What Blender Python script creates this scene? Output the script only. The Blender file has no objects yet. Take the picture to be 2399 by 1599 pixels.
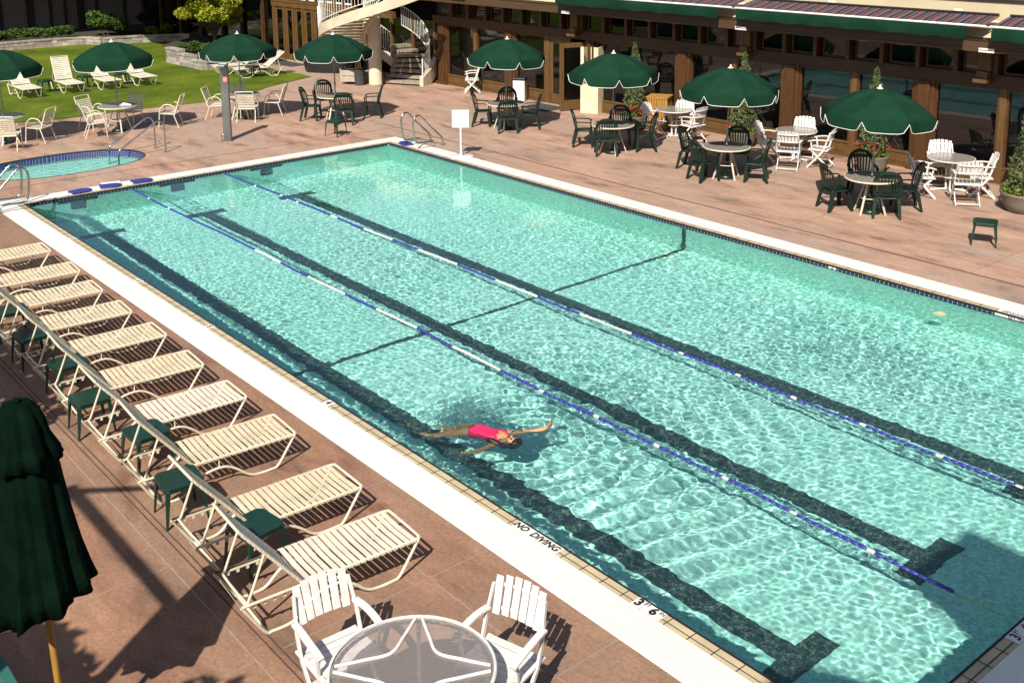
import bpy, bmesh, math, random
import numpy as np
from mathutils import Vector, Matrix
from mathutils.geometry import tessellate_polygon
PI = math.pi
rad = math.radians
sc = bpy.context.scene
COL = sc.collection
rng = random.Random(7)

# ------------------------------------------------------------------ helpers
class MB:
    """collects shapes, then links them as ONE mesh object"""
    def __init__(s): s.v = []; s.f = []; s.m = []
    def add(s, vs, fs, mi=0):
        n = len(s.v); s.v += [tuple(v) for v in vs]
        s.f += [tuple(i + n for i in f) for f in fs]; s.m += [mi] * len(fs); return s
    def box(s, x0, x1, y0, y1, z0, z1, mi=0):
        v = [(x, y, z) for z in (z0, z1) for y in (y0, y1) for x in (x0, x1)]
        return s.add(v, [(0,2,3,1),(4,5,7,6),(0,1,5,4),(2,6,7,3),(0,4,6,2),(1,3,7,5)], mi)
    def obox(s, p0, p1, w, t, up=(0,0,1), mi=0, w1=None, t1=None):
        """bar from p0 to p1, width w (sideways) and thickness t (along up)"""
        p0 = Vector(p0); p1 = Vector(p1); d = (p1 - p0).normalized(); u = Vector(up)
        sd = d.cross(u)
        if sd.length < 1e-4: sd = d.cross(Vector((1,0,0)))
        sd.normalize(); u = sd.cross(d)
        w1 = w if w1 is None else w1; t1 = t if t1 is None else t1
        v = []
        for p, a, b in ((p0, w, t), (p1, w1, t1)):
            for i, j in ((-1,-1),(1,-1),(1,1),(-1,1)): v.append(p + sd*a/2*i + u*b/2*j)
        return s.add(v, [(0,1,2,3),(7,6,5,4),(0,4,5,1),(1,5,6,2),(2,6,7,3),(3,7,4,0)], mi)
    def tube(s, pts, r, n=8, closed=False, mi=0, cap=True):
        pts = [Vector(p) for p in pts]; N = len(pts)
        rs = r if isinstance(r, (list, tuple)) else [r] * N
        prev = None; rings = []
        for i, p in enumerate(pts):
            a = pts[(i-1) % N] if (closed or i > 0) else p
            b = pts[(i+1) % N] if (closed or i < N-1) else p
            d = (b - a).normalized()
            if prev is None:
                u = d.cross(Vector((0,0,1)))
                if u.length < 1e-3: u = d.cross(Vector((1,0,0)))
            else:
                u = prev - d * prev.dot(d)
            u.normalize(); prev = u; w = d.cross(u)
            rings.append([p + (u*math.cos(2*PI*k/n) + w*math.sin(2*PI*k/n)) * rs[i] for k in range(n)])
        v = [q for ring in rings for q in ring]; f = []
        for i in range(N if closed else N-1):
            j = (i+1) % N
            for k in range(n):
                k2 = (k+1) % n
                f.append((i*n+k, i*n+k2, j*n+k2, j*n+k))
        if cap and not closed:
            f.append(tuple(range(n))[::-1]); f.append(tuple((N-1)*n+k for k in range(n)))
        return s.add(v, f, mi)
    def lathe(s, prof, n=24, c=(0,0,0), mi=0, a0=0.0):
        v = []; f = []; P = len(prof)
        for k in range(n):
            a = a0 + 2*PI*k/n
            for (r, z) in prof: v.append((c[0]+r*math.cos(a), c[1]+r*math.sin(a), c[2]+z))
        for k in range(n):
            k2 = (k+1) % n
            for i in range(P-1):
                if prof[i][0] < 1e-6 and prof[i+1][0] < 1e-6: continue
                f.append((k*P+i, k2*P+i, k2*P+i+1, k*P+i+1))
        return s.add(v, f, mi)
    def prism(s, poly, z0, z1, mi=0):
        n = len(poly)
        v = [(x, y, z0) for x, y in poly] + [(x, y, z1) for x, y in poly]
        f = [tuple(range(n))[::-1], tuple(range(n, 2*n))] + [(i, (i+1) % n, n+(i+1) % n, n+i) for i in range(n)]
        return s.add(v, f, mi)
    def build(s, name, mats, parent=None, smooth=False, loc=None, rot=None, bevel=0, caustic=False):
        me = bpy.data.meshes.new(name); me.from_pydata(s.v, [], s.f)
        if not isinstance(mats, (list, tuple)): mats = [mats]
        for m in mats: me.materials.append(m)
        if len(mats) > 1: me.polygons.foreach_set('material_index', s.m)
        bm = bmesh.new(); bm.from_mesh(me)
        bmesh.ops.remove_doubles(bm, verts=bm.verts, dist=1e-5)
        bmesh.ops.recalc_face_normals(bm, faces=bm.faces); bm.to_mesh(me); bm.free()
        o = bpy.data.objects.new(name, me); COL.objects.link(o)
        if smooth:
            me.polygons.foreach_set('use_smooth', [True]*len(me.polygons))
            me.set_sharp_from_angle(angle=rad(40))
        if bevel:
            b = o.modifiers.new('bevel', 'BEVEL'); b.width = bevel; b.segments = 2; b.limit_method = 'ANGLE'
        if parent: o.parent = parent
        if loc: o.location = loc
        if rot: o.rotation_euler = (0, 0, rot) if isinstance(rot, (int, float)) else rot
        if caustic: o.cycles.is_caustics_receiver = True
        return o

def flat(polys_holes, z):
    """triangulated flat sheet: first loop is the outline, the others are holes"""
    loops = [[Vector((x, y, 0)) for x, y in lp] for lp in polys_holes]
    tris = tessellate_polygon(loops)
    vs = [(p.x, p.y, z) for lp in loops for p in lp]
    mb = MB(); mb.add(vs, tris); return mb

def tag(o, label=None, cat=None, group=None, kind=None):
    if label: o['label'] = label
    if cat: o['category'] = cat
    if group: o['group'] = group
    if kind: o['kind'] = kind
    return o
def thing(name, label, cat, loc=(0,0,0), rot=0, group=None):
    o = bpy.data.objects.new(name, None); COL.objects.link(o); o.location = loc
    o.rotation_euler = (0, 0, rot) if isinstance(rot, (int, float)) else rot
    o.empty_display_size = .2
    return tag(o, label, cat, group)
def kids(o): return [c for c in KIDS.get(o.name, [])]
KIDS = {}
def copy_tree(o, parent=None):
    c = o.copy(); COL.objects.link(c)
    for k in ('label', 'category', 'group'):
        if parent is not None and k in c and k != 'label': del c[k]
    if parent is not None: c.parent = parent
    for ch in list(o.children): copy_tree(ch, c)
    return c
def place(proto, used, loc, rot, label, group=None):
    """first call moves the prototype itself, later calls copy it with its parts"""
    o = proto if not used[0] else copy_tree(proto); used[0] = True
    o.location = loc; o.rotation_euler = (0, 0, rot) if isinstance(rot, (int, float)) else rot
    o['label'] = label
    if group: o['group'] = group
    return o
def arc(pts, n=6):
    """Catmull-Rom through points"""
    P = [Vector(p) for p in pts]; P = [2*P[0]-P[1]] + P + [2*P[-1]-P[-2]]; out = []
    for i in range(1, len(P)-2):
        for k in range(n):
            t = k/n
            out.append(.5*((2*P[i]) + (P[i+1]-P[i-1])*t + (2*P[i-1]-5*P[i]+4*P[i+1]-P[i+2])*t*t + (3*P[i]-P[i-1]-3*P[i+1]+P[i+2])*t**3))
    out.append(P[-2]); return out

# ------------------------------------------------------------------ materials
def new_mat(name):
    m = bpy.data.materials.new(name); m.use_nodes = True
    return m, m.node_tree, m.node_tree.nodes['Principled BSDF']
def setin(b, k, v):
    if k in b.inputs: b.inputs[k].default_value = v
def mat(name, c, rough=.6, metal=0.0, c2=None, scale=8.0, bump=0.0, bscale=40.0, spec=.5, island=0.0, detail=4, stretch=None, coat=0.0):
    m, nt, b = new_mat(name); N = nt.nodes; Lk = nt.links
    b.inputs['Roughness'].default_value = rough; b.inputs['Metallic'].default_value = metal
    setin(b, 'Specular IOR Level', spec); setin(b, 'Coat Weight', coat)
    tc = N.new('ShaderNodeTexCoord'); src = tc.outputs['Object']
    if stretch:
        mp = N.new('ShaderNodeMapping'); mp.inputs['Scale'].default_value = stretch
        Lk.new(src, mp.inputs['Vector']); src = mp.outputs[0]
    c = (*c, 1)
    c2 = (*c2, 1) if c2 else tuple(x*.82 for x in c[:3]) + (1,)
    ns = N.new('ShaderNodeTexNoise'); ns.inputs['Scale'].default_value = scale; ns.inputs['Detail'].default_value = detail
    Lk.new(src, ns.inputs['Vector'])
    r = N.new('ShaderNodeValToRGB'); r.color_ramp.elements[0].position = .35; r.color_ramp.elements[1].position = .65
    r.color_ramp.elements[0].color = c; r.color_ramp.elements[1].color = c2
    Lk.new(ns.outputs['Fac'], r.inputs['Fac']); out = r.outputs['Color']
    if island:
        g = N.new('ShaderNodeNewGeometry'); hs = N.new('ShaderNodeHueSaturation')
        mr = N.new('ShaderNodeMapRange'); mr.inputs['To Min'].default_value = 1-island; mr.inputs['To Max'].default_value = 1+island
        Lk.new(g.outputs['Random Per Island'], mr.inputs['Value']); Lk.new(mr.outputs[0], hs.inputs['Value'])
        mr2 = N.new('ShaderNodeMapRange'); mr2.inputs['To Min'].default_value = .5-island*.07; mr2.inputs['To Max'].default_value = .5+island*.07
        Lk.new(g.outputs['Random Per Island'], mr2.inputs['Value']); Lk.new(mr2.outputs[0], hs.inputs['Hue'])
        Lk.new(out, hs.inputs['Color']); out = hs.outputs['Color']
    Lk.new(out, b.inputs['Base Color'])
    if bump:
        n2 = N.new('ShaderNodeTexNoise'); n2.inputs['Scale'].default_value = bscale; n2.inputs['Detail'].default_value = 5
        Lk.new(src, n2.inputs['Vector'])
        bp = N.new('ShaderNodeBump'); bp.inputs['Strength'].default_value = bump; bp.inputs['Distance'].default_value = .02
        Lk.new(n2.outputs['Fac'], bp.inputs['Height']); Lk.new(bp.outputs[0], b.inputs['Normal'])
    return m
def leafmat(name, c, c2, island=.35, trans=.25):
    m = mat(name, c, .55, c2=c2, scale=1.5, island=island, spec=.3)
    nt = m.node_tree; b = nt.nodes['Principled BSDF']
    tr = nt.nodes.new('ShaderNodeBsdfTranslucent'); mx = nt.nodes.new('ShaderNodeMixShader'); mx.inputs[0].default_value = trans
    src = b.inputs['Base Color'].links[0].from_socket
    nt.links.new(src, tr.inputs['Color']); out = nt.nodes['Material Output']
    nt.links.new(b.outputs[0], mx.inputs[1]); nt.links.new(tr.outputs[0], mx.inputs[2]); nt.links.new(mx.outputs[0], out.inputs['Surface'])
    return m

M = {}
M['green_cloth'] = mat('green_cloth', (.0048,.0255,.0135), .9, c2=(.0075,.036,.019), scale=2.2, bump=.55, bscale=5, spec=.08)
M['green_plastic'] = mat('green_plastic', (.004,.016,.011), .38, c2=(.006,.022,.015), scale=6, spec=.4)
M['stool_plastic'] = mat('stool_plastic', (.005,.027,.018), .4, c2=(.008,.036,.024), scale=9, spec=.4)
M['cream_metal'] = mat('cream_metal', (.66,.60,.47), .4, c2=(.56,.50,.38), scale=12)
M['cream_strap'] = mat('cream_strap', (.66,.61,.50), .5, c2=(.56,.51,.41), scale=5)
M['yellow_strap'] = mat('yellow_strap', (.62,.55,.38), .5, c2=(.52,.45,.30), scale=5)
M['white_paint'] = mat('white_paint', (.68,.66,.64), .4, c2=(.56,.54,.52), scale=10)
M['white_trim'] = mat('white_trim', (.82,.80,.74), .6)
M['steel'] = mat('steel', (.55,.56,.56), .18, metal=1.0, c2=(.40,.41,.42), scale=5)
M['grey_steel'] = mat('grey_steel', (.24,.25,.25), .35, metal=.7, c2=(.16,.17,.17), scale=3, stretch=(1,1,.4))
M['grey_pole'] = mat('grey_pole', (.34,.36,.34), .4, metal=.5, c2=(.24,.25,.24), scale=9)
M['wood'] = mat('wood', (.088,.036,.009), .55, c2=(.050,.020,.005), scale=5, bump=.3, bscale=20, stretch=(6,6,.5))
M['wood_h'] = mat('wood_h', (.062,.028,.009), .6, c2=(.036,.016,.005), scale=5, bump=.3, bscale=20, stretch=(.5,6,6))
M['wood_light'] = mat('wood_light', (.135,.070,.021), .55, c2=(.085,.042,.012), scale=5, stretch=(6,6,.5))
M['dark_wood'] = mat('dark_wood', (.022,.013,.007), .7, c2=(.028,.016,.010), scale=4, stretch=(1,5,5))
M['fascia'] = mat('fascia', (.078,.043,.017), .6, c2=(.055,.030,.012), scale=3, stretch=(.3,4,4))
M['orange_wood'] = mat('orange_wood', (.42,.22,.045), .55, c2=(.30,.15,.03), scale=6, stretch=(8,8,.6))
M['tan'] = mat('tan', (.56,.47,.31), .8, c2=(.48,.40,.27), scale=1.2, bump=.2, bscale=30)
M['stucco'] = mat('stucco', (.60,.52,.38), .85, c2=(.50,.43,.31), scale=3, bump=.4, bscale=60)
M['step_concrete'] = mat('step_concrete', (.33,.27,.20), .9, c2=(.22,.18,.135), scale=6, bump=.5, bscale=70)
M['black'] = mat('black', (.012,.012,.013), .5)
M['black_cover'] = mat('black_cover', (.02,.02,.024), .35, bump=.6, bscale=6)
M['rubber'] = mat('rubber', (.035,.035,.04), .8, c2=(.05,.05,.055), scale=30)
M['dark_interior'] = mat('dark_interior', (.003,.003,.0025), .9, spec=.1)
M['blue_foam'] = mat('blue_foam', (.020,.028,.20), .5, c2=(.028,.04,.25), scale=15)
M['blue_float'] = mat('blue_float', (.024,.027,.22), .42, c2=(.034,.038,.28), scale=20)
M['white_float'] = mat('white_float', (.62,.61,.56), .45)
M['rope'] = mat('rope', (.32,.36,.05), .8)
M['tan_tile'] = mat('tan_tile', (.50,.41,.26), .5, c2=(.42,.34,.21), scale=4)
M['grout'] = mat('grout', (.045,.035,.03), .9)
M['navy_tile'] = mat('navy_tile', (.014,.018,.055), .2, c2=(.022,.028,.085), scale=14)
M['blue_tile'] = mat('blue_tile', (.02,.03,.16), .2, c2=(.03,.045,.22), scale=10)
M['white_grout'] = mat('white_grout', (.55,.55,.52), .8)
M['sign_tile'] = mat('sign_tile', (.72,.69,.64), .4, c2=(.66,.63,.58), scale=10)
M['ink'] = mat('ink', (.018,.010,.012), .6)
M['red_label'] = mat('red_label', (.5,.02,.03), .5)
M['stone'] = mat('stone', (.34,.30,.25), .9, c2=(.22,.195,.165), scale=5, bump=.8, bscale=25, island=.25)
M['planter'] = mat('planter', (.25,.215,.17), .9, c2=(.15,.13,.10), scale=60, bump=.5, bscale=120)
M['soil'] = mat('soil', (.05,.035,.022), .95, c2=(.03,.02,.014), scale=20)
M['bark'] = mat('bark', (.10,.075,.05), .9, c2=(.06,.045,.03), scale=12, bump=.6)
M['teal_rail'] = mat('teal_rail', (.03,.13,.11), .5)
M['white_plastic'] = mat('white_plastic', (.66,.66,.62), .45)
M['pallet'] = mat('pallet', (.42,.37,.29), .7, c2=(.32,.28,.22), scale=8)
M['cream_panel'] = mat('cream_panel', (.70,.61,.40), .7, c2=(.64,.55,.36), scale=2)
M['towel'] = mat('towel', (.8,.79,.76), .95, bump=.5, bscale=60)
M['brick_panel'] = mat('brick_panel', (.17,.135,.12), .9, c2=(.12,.095,.085), scale=9, bump=.4)
M['dark_post'] = mat('dark_post', (.018,.016,.010), .8)
M['maple_leaf'] = leafmat('maple_leaf', (.46,.44,.035), (.26,.32,.025), .35)
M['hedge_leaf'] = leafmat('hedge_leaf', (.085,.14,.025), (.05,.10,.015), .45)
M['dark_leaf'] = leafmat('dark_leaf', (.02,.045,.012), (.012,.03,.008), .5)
M['cypress_leaf'] = leafmat('cypress_leaf', (.13,.15,.065), (.08,.11,.04), .4)
M['green_leaf'] = leafmat('green_leaf', (.12,.17,.02), (.20,.20,.02), .4)
M['red_petal'] = mat('red_petal', (.55,.015,.01), .5, c2=(.40,.01,.01), scale=30, island=.3)
M['pool_plaster'] = None

def glassy(name, c=(.0014,.0016,.0018), rough=.04):
    m, nt, b = new_mat(name); b.inputs['Base Color'].default_value = (*c, 1); b.inputs['Roughness'].default_value = rough
    b.inputs['IOR'].default_value = 1.55
    N = nt.nodes; n = N.new('ShaderNodeTexNoise'); n.inputs['Scale'].default_value = .9
    tc = N.new('ShaderNodeTexCoord'); nt.links.new(tc.outputs['Object'], n.inputs['Vector'])
    bp = N.new('ShaderNodeBump'); bp.inputs['Strength'].default_value = .12; bp.inputs['Distance'].default_value = .02
    nt.links.new(n.outputs['Fac'], bp.inputs['Height']); nt.links.new(bp.outputs[0], b.inputs['Normal'])
    return m
M['glass'] = glassy('window_glass')
M['glass'].node_tree.nodes['Principled BSDF'].inputs['Coat Weight'].default_value = 0.35
M['glass'].node_tree.nodes['Principled BSDF'].inputs['Coat Roughness'].default_value = .02

# deck: stained pinkish-brown concrete
def deck_mat():
    m, nt, b = new_mat('deck_concrete'); N = nt.nodes; Lk = nt.links
    tc = N.new('ShaderNodeTexCoord'); mp = N.new('ShaderNodeMapping'); mp.inputs['Rotation'].default_value = (0,0,rad(-38)); mp.inputs['Scale'].default_value = (.55,1.6,1)
    Lk.new(tc.outputs['Object'], mp.inputs[0])
    n1 = N.new('ShaderNodeTexNoise'); n1.inputs['Scale'].default_value = 1.1; n1.inputs['Detail'].default_value = 8; n1.inputs['Roughness'].default_value = .62
    Lk.new(mp.outputs[0], n1.inputs['Vector'])
    r1 = N.new('ShaderNodeValToRGB'); e = r1.color_ramp.elements
    e[0].position = .33; e[0].color = (.155,.098,.075,1); e[1].position = .66; e[1].color = (.44,.285,.205,1)
    k = e.new(.46); k.color = (.335,.205,.148,1)
    Lk.new(n1.outputs['Fac'], r1.inputs['Fac'])
    n2 = N.new('ShaderNodeTexNoise'); n2.inputs['Scale'].default_value = .33; n2.inputs['Detail'].default_value = 6
    Lk.new(mp.outputs[0], n2.inputs['Vector'])
    r2 = N.new('ShaderNodeValToRGB'); e = r2.color_ramp.elements; e[0].position = .42; e[0].color = (0,0,0,1); e[1].position = .62; e[1].color = (1,1,1,1)
    Lk.new(n2.outputs['Fac'], r2.inputs['Fac'])
    mix = N.new('ShaderNodeMix'); mix.data_type = 'RGBA'; mix.inputs['B'].default_value = (.32,.235,.185,1)
    mul = N.new('ShaderNodeMath'); mul.operation = 'MULTIPLY'; mul.inputs[1].default_value = .75
    Lk.new(r2.outputs[0], mul.inputs[0]); Lk.new(mul.outputs[0], mix.inputs['Factor']); Lk.new(r1.outputs[0], mix.inputs['A'])
    n3 = N.new('ShaderNodeTexNoise'); n3.inputs['Scale'].default_value = 26; n3.inputs['Detail'].default_value = 8; n3.inputs['Roughness'].default_value = .75
    Lk.new(tc.outputs['Object'], n3.inputs['Vector'])
    mr = N.new('ShaderNodeMapRange'); mr.inputs['From Min'].default_value = .25; mr.inputs['From Max'].default_value = .75; mr.inputs['To Min'].default_value = .62; mr.inputs['To Max'].default_value = 1.36
    Lk.new(n3.outputs['Fac'], mr.inputs['Value'])
    hs = N.new('ShaderNodeHueSaturation'); Lk.new(mr.outputs[0], hs.inputs['Value']); Lk.new(mix.outputs['Result'], hs.inputs['Color'])
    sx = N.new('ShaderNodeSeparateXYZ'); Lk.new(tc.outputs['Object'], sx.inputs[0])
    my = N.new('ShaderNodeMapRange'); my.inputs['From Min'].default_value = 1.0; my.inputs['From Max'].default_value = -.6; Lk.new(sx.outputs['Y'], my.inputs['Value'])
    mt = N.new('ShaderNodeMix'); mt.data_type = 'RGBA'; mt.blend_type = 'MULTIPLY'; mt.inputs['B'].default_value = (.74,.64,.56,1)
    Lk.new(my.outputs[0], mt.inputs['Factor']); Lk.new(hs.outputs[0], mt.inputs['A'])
    n5 = N.new('ShaderNodeTexNoise'); n5.inputs['Scale'].default_value = .75; n5.inputs['Detail'].default_value = 5; n5.inputs['Distortion'].default_value = .6
    m5 = N.new('ShaderNodeMapping'); m5.inputs['Scale'].default_value = (1,1.9,1); m5.inputs['Location'].default_value = (3.1,7.7,0); m5.inputs['Rotation'].default_value = (0,0,rad(-50))
    Lk.new(tc.outputs['Object'], m5.inputs[0]); Lk.new(m5.outputs[0], n5.inputs['Vector'])
    r5 = N.new('ShaderNodeValToRGB'); e = r5.color_ramp.elements; e[0].position = .62; e[0].color = (1,1,1,1); e[1].position = .72; e[1].color = (.62,.56,.54,1)
    Lk.new(n5.outputs['Fac'], r5.inputs['Fac'])
    m6 = N.new('ShaderNodeMix'); m6.data_type = 'RGBA'; m6.blend_type = 'MULTIPLY'; m6.inputs['Factor'].default_value = 1
    Lk.new(mt.outputs['Result'], m6.inputs['A']); Lk.new(r5.outputs[0], m6.inputs['B'])
    n7 = N.new('ShaderNodeTexNoise'); n7.inputs['Scale'].default_value = 5; n7.inputs['Detail'].default_value = 7; n7.inputs['Roughness'].default_value = .7; Lk.new(mp.outputs[0], n7.inputs['Vector'])
    r7 = N.new('ShaderNodeMapRange'); r7.inputs['From Min'].default_value = .3; r7.inputs['From Max'].default_value = .7; r7.inputs['To Min'].default_value = .84; r7.inputs['To Max'].default_value = 1.12; Lk.new(n7.outputs['Fac'], r7.inputs['Value'])
    h7 = N.new('ShaderNodeHueSaturation'); Lk.new(r7.outputs[0], h7.inputs['Value']); Lk.new(m6.outputs['Result'], h7.inputs['Color'])
    Lk.new(h7.outputs[0], b.inputs['Base Color']); b.inputs['Roughness'].default_value = .8; setin(b, 'Specular IOR Level', .25)
    bp = N.new('ShaderNodeBump'); bp.inputs['Strength'].default_value = .3; bp.inputs['Distance'].default_value = .006
    Lk.new(n3.outputs['Fac'], bp.inputs['Height']); Lk.new(bp.outputs[0], b.inputs['Normal'])
    return m
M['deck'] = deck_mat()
def lawn_mat():
    m, nt, b = new_mat('lawn_grass'); N = nt.nodes; Lk = nt.links
    tc = N.new('ShaderNodeTexCoord')
    n1 = N.new('ShaderNodeTexNoise'); n1.inputs['Scale'].default_value = .45; n1.inputs['Detail'].default_value = 9; n1.inputs['Roughness'].default_value = .7
    Lk.new(tc.outputs['Object'], n1.inputs['Vector'])
    r1 = N.new('ShaderNodeValToRGB'); e = r1.color_ramp.elements
    e[0].position = .34; e[0].color = (.042,.078,.008,1); e[1].position = .70; e[1].color = (.165,.185,.018,1)
    k = e.new(.52); k.color = (.095,.132,.010,1)
    Lk.new(n1.outputs['Fac'], r1.inputs['Fac'])
    n3 = N.new('ShaderNodeTexNoise'); n3.inputs['Scale'].default_value = 38; n3.inputs['Detail'].default_value = 6
    Lk.new(tc.outputs['Object'], n3.inputs['Vector'])
    mr = N.new('ShaderNodeMapRange'); mr.inputs['From Min'].default_value = .3; mr.inputs['From Max'].default_value = .7; mr.inputs['To Min'].default_value = .55; mr.inputs['To Max'].default_value = 1.4
    Lk.new(n3.outputs['Fac'], mr.inputs['Value'])
    hs = N.new('ShaderNodeHueSaturation'); Lk.new(mr.outputs[0], hs.inputs['Value']); Lk.new(r1.outputs[0], hs.inputs['Color'])
    Lk.new(hs.outputs[0], b.inputs['Base Color']); b.inputs['Roughness'].default_value = .95; setin(b, 'Specular IOR Level', .1)
    bp = N.new('ShaderNodeBump'); bp.inputs['Strength'].default_value = .9; bp.inputs['Distance'].default_value = .04
    Lk.new(n3.outputs['Fac'], bp.inputs['Height']); Lk.new(bp.outputs[0], b.inputs['Normal'])
    return m
M['lawn'] = lawn_mat()
def grate_mat():
    m, nt, b = new_mat('gutter_grate'); N = nt.nodes; Lk = nt.links
    tc = N.new('ShaderNodeTexCoord'); w = N.new('ShaderNodeTexWave'); w.bands_direction = 'X'; w.inputs['Scale'].default_value = 14.0
    Lk.new(tc.outputs['Object'], w.inputs['Vector'])
    r = N.new('ShaderNodeValToRGB'); e = r.color_ramp.elements; e[0].position = .25; e[0].color = (.50,.48,.43,1); e[1].position = .6; e[1].color = (.84,.82,.76,1)
    Lk.new(w.outputs['Fac'], r.inputs['Fac'])
    n = N.new('ShaderNodeTexNoise'); n.inputs['Scale'].default_value = 1.3; Lk.new(tc.outputs['Object'], n.inputs['Vector'])
    mr = N.new('ShaderNodeMapRange'); mr.inputs['To Min'].default_value = .9; mr.inputs['To Max'].default_value = 1.06; Lk.new(n.outputs['Fac'], mr.inputs['Value'])
    hs = N.new('ShaderNodeHueSaturation'); Lk.new(mr.outputs[0], hs.inputs['Value']); Lk.new(r.outputs[0], hs.inputs['Color'])
    Lk.new(hs.outputs[0], b.inputs['Base Color']); b.inputs['Roughness'].default_value = .55
    return m
M['grate'] = grate_mat()
def plaster_mat():
    m, nt, b = new_mat('pool_plaster'); N = nt.nodes; Lk = nt.links
    tc = N.new('ShaderNodeTexCoord'); v = N.new('ShaderNodeTexVoronoi'); v.inputs['Scale'].default_value = 34
    Lk.new(tc.outputs['Object'], v.inputs['Vector'])
    n = N.new('ShaderNodeTexNoise'); n.inputs['Scale'].default_value = .5; n.inputs['Detail'].default_value = 4; Lk.new(tc.outputs['Object'], n.inputs['Vector'])
    r = N.new('ShaderNodeValToRGB'); e = r.color_ramp.elements; e[0].position = .3; e[0].color = (.45,.87,.775,1); e[1].position = .7; e[1].color = (.55,.93,.845,1)
    Lk.new(n.outputs['Fac'], r.inputs['Fac'])
    hs = N.new('ShaderNodeHueSaturation'); Lk.new(r.outputs[0], hs.inputs['Color'])
    sp = N.new('ShaderNodeSeparateColor'); Lk.new(v.outputs['Color'], sp.inputs[0])
    mr = N.new('ShaderNodeMapRange'); mr.inputs['To Min'].default_value = .70; mr.inputs['To Max'].default_value = 1.10; Lk.new(sp.outputs[0], mr.inputs['Value'])
    Lk.new(mr.outputs[0], hs.inputs['Value']); Lk.new(hs.outputs[0], b.inputs['Base Color']); b.inputs['Roughness'].default_value = .8
    return m
M['plaster'] = plaster_mat()
def lane_mat():
    m, nt, b = new_mat('lane_tile'); N = nt.nodes; Lk = nt.links
    tc = N.new('ShaderNodeTexCoord'); v = N.new('ShaderNodeTexVoronoi'); v.inputs['Scale'].default_value = 62
    Lk.new(tc.outputs['Object'], v.inputs['Vector'])
    sp = N.new('ShaderNodeSeparateColor'); Lk.new(v.outputs['Color'], sp.inputs[0])
    r = N.new('ShaderNodeValToRGB'); e = r.color_ramp.elements; e[0].position = .2; e[0].color = (.024,.046,.054,1); e[1].position = .9; e[1].color = (.13,.16,.10,1)
    k = e.new(.62); k.color = (.030,.055,.085,1)
    Lk.new(sp.outputs[0], r.inputs['Fac']); Lk.new(r.outputs[0], b.inputs['Base Color']); b.inputs['Roughness'].default_value = .5
    return m
M['lane'] = lane_mat()
def water_mat():
    m = bpy.data.materials.new('pool_water'); m.use_nodes = True; nt = m.node_tree; nt.nodes.clear()
    g = nt.nodes.new('ShaderNodeBsdfGlass'); g.inputs['IOR'].default_value = 1.33; g.inputs['Roughness'].default_value = 0
    g.inputs['Color'].default_value = (.86,.99,.965,1)
    o = nt.nodes.new('ShaderNodeOutputMaterial'); nt.links.new(g.outputs[0], o.inputs[0]); return m
M['water'] = water_mat()
def awning_mat():
    m, nt, b = new_mat('awning_stripe'); N = nt.nodes; Lk = nt.links
    tc = N.new('ShaderNodeTexCoord'); sp = N.new('ShaderNodeSeparateXYZ'); Lk.new(tc.outputs['Object'], sp.inputs[0])
    n = N.new('ShaderNodeTexNoise'); n.inputs['Scale'].default_value = 2.5; Lk.new(tc.outputs['Object'], n.inputs['Vector'])
    a = N.new('ShaderNodeMath'); a.operation = 'MULTIPLY_ADD'; a.inputs[1].default_value = .06; Lk.new(n.outputs['Fac'], a.inputs[0]); Lk.new(sp.outputs['X'], a.inputs[2])
    d = N.new('ShaderNodeMath'); d.operation = 'DIVIDE'; d.inputs[1].default_value = .27; Lk.new(a.outputs[0], d.inputs[0])
    f = N.new('ShaderNodeMath'); f.operation = 'FRACT'; Lk.new(d.outputs[0], f.inputs[0])
    r = N.new('ShaderNodeValToRGB'); r.color_ramp.interpolation = 'CONSTANT'; e = r.color_ramp.elements
    navy = (.012,.016,.035,1); red = (.20,.045,.04,1); cream = (.26,.22,.15,1)
    e[0].position = 0; e[0].color = navy; e[1].position = .34; e[1].color = cream
    for p, c in ((.39, navy), (.60, red), (.84, navy), (.90, cream), (.94, navy)):
        k = e.new(p); k.color = c
    Lk.new(f.outputs[0], r.inputs['Fac']); Lk.new(r.outputs[0], b.inputs['Base Color']); b.inputs['Roughness'].default_value = .85
    return m
M['awning'] = awning_mat()
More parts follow.
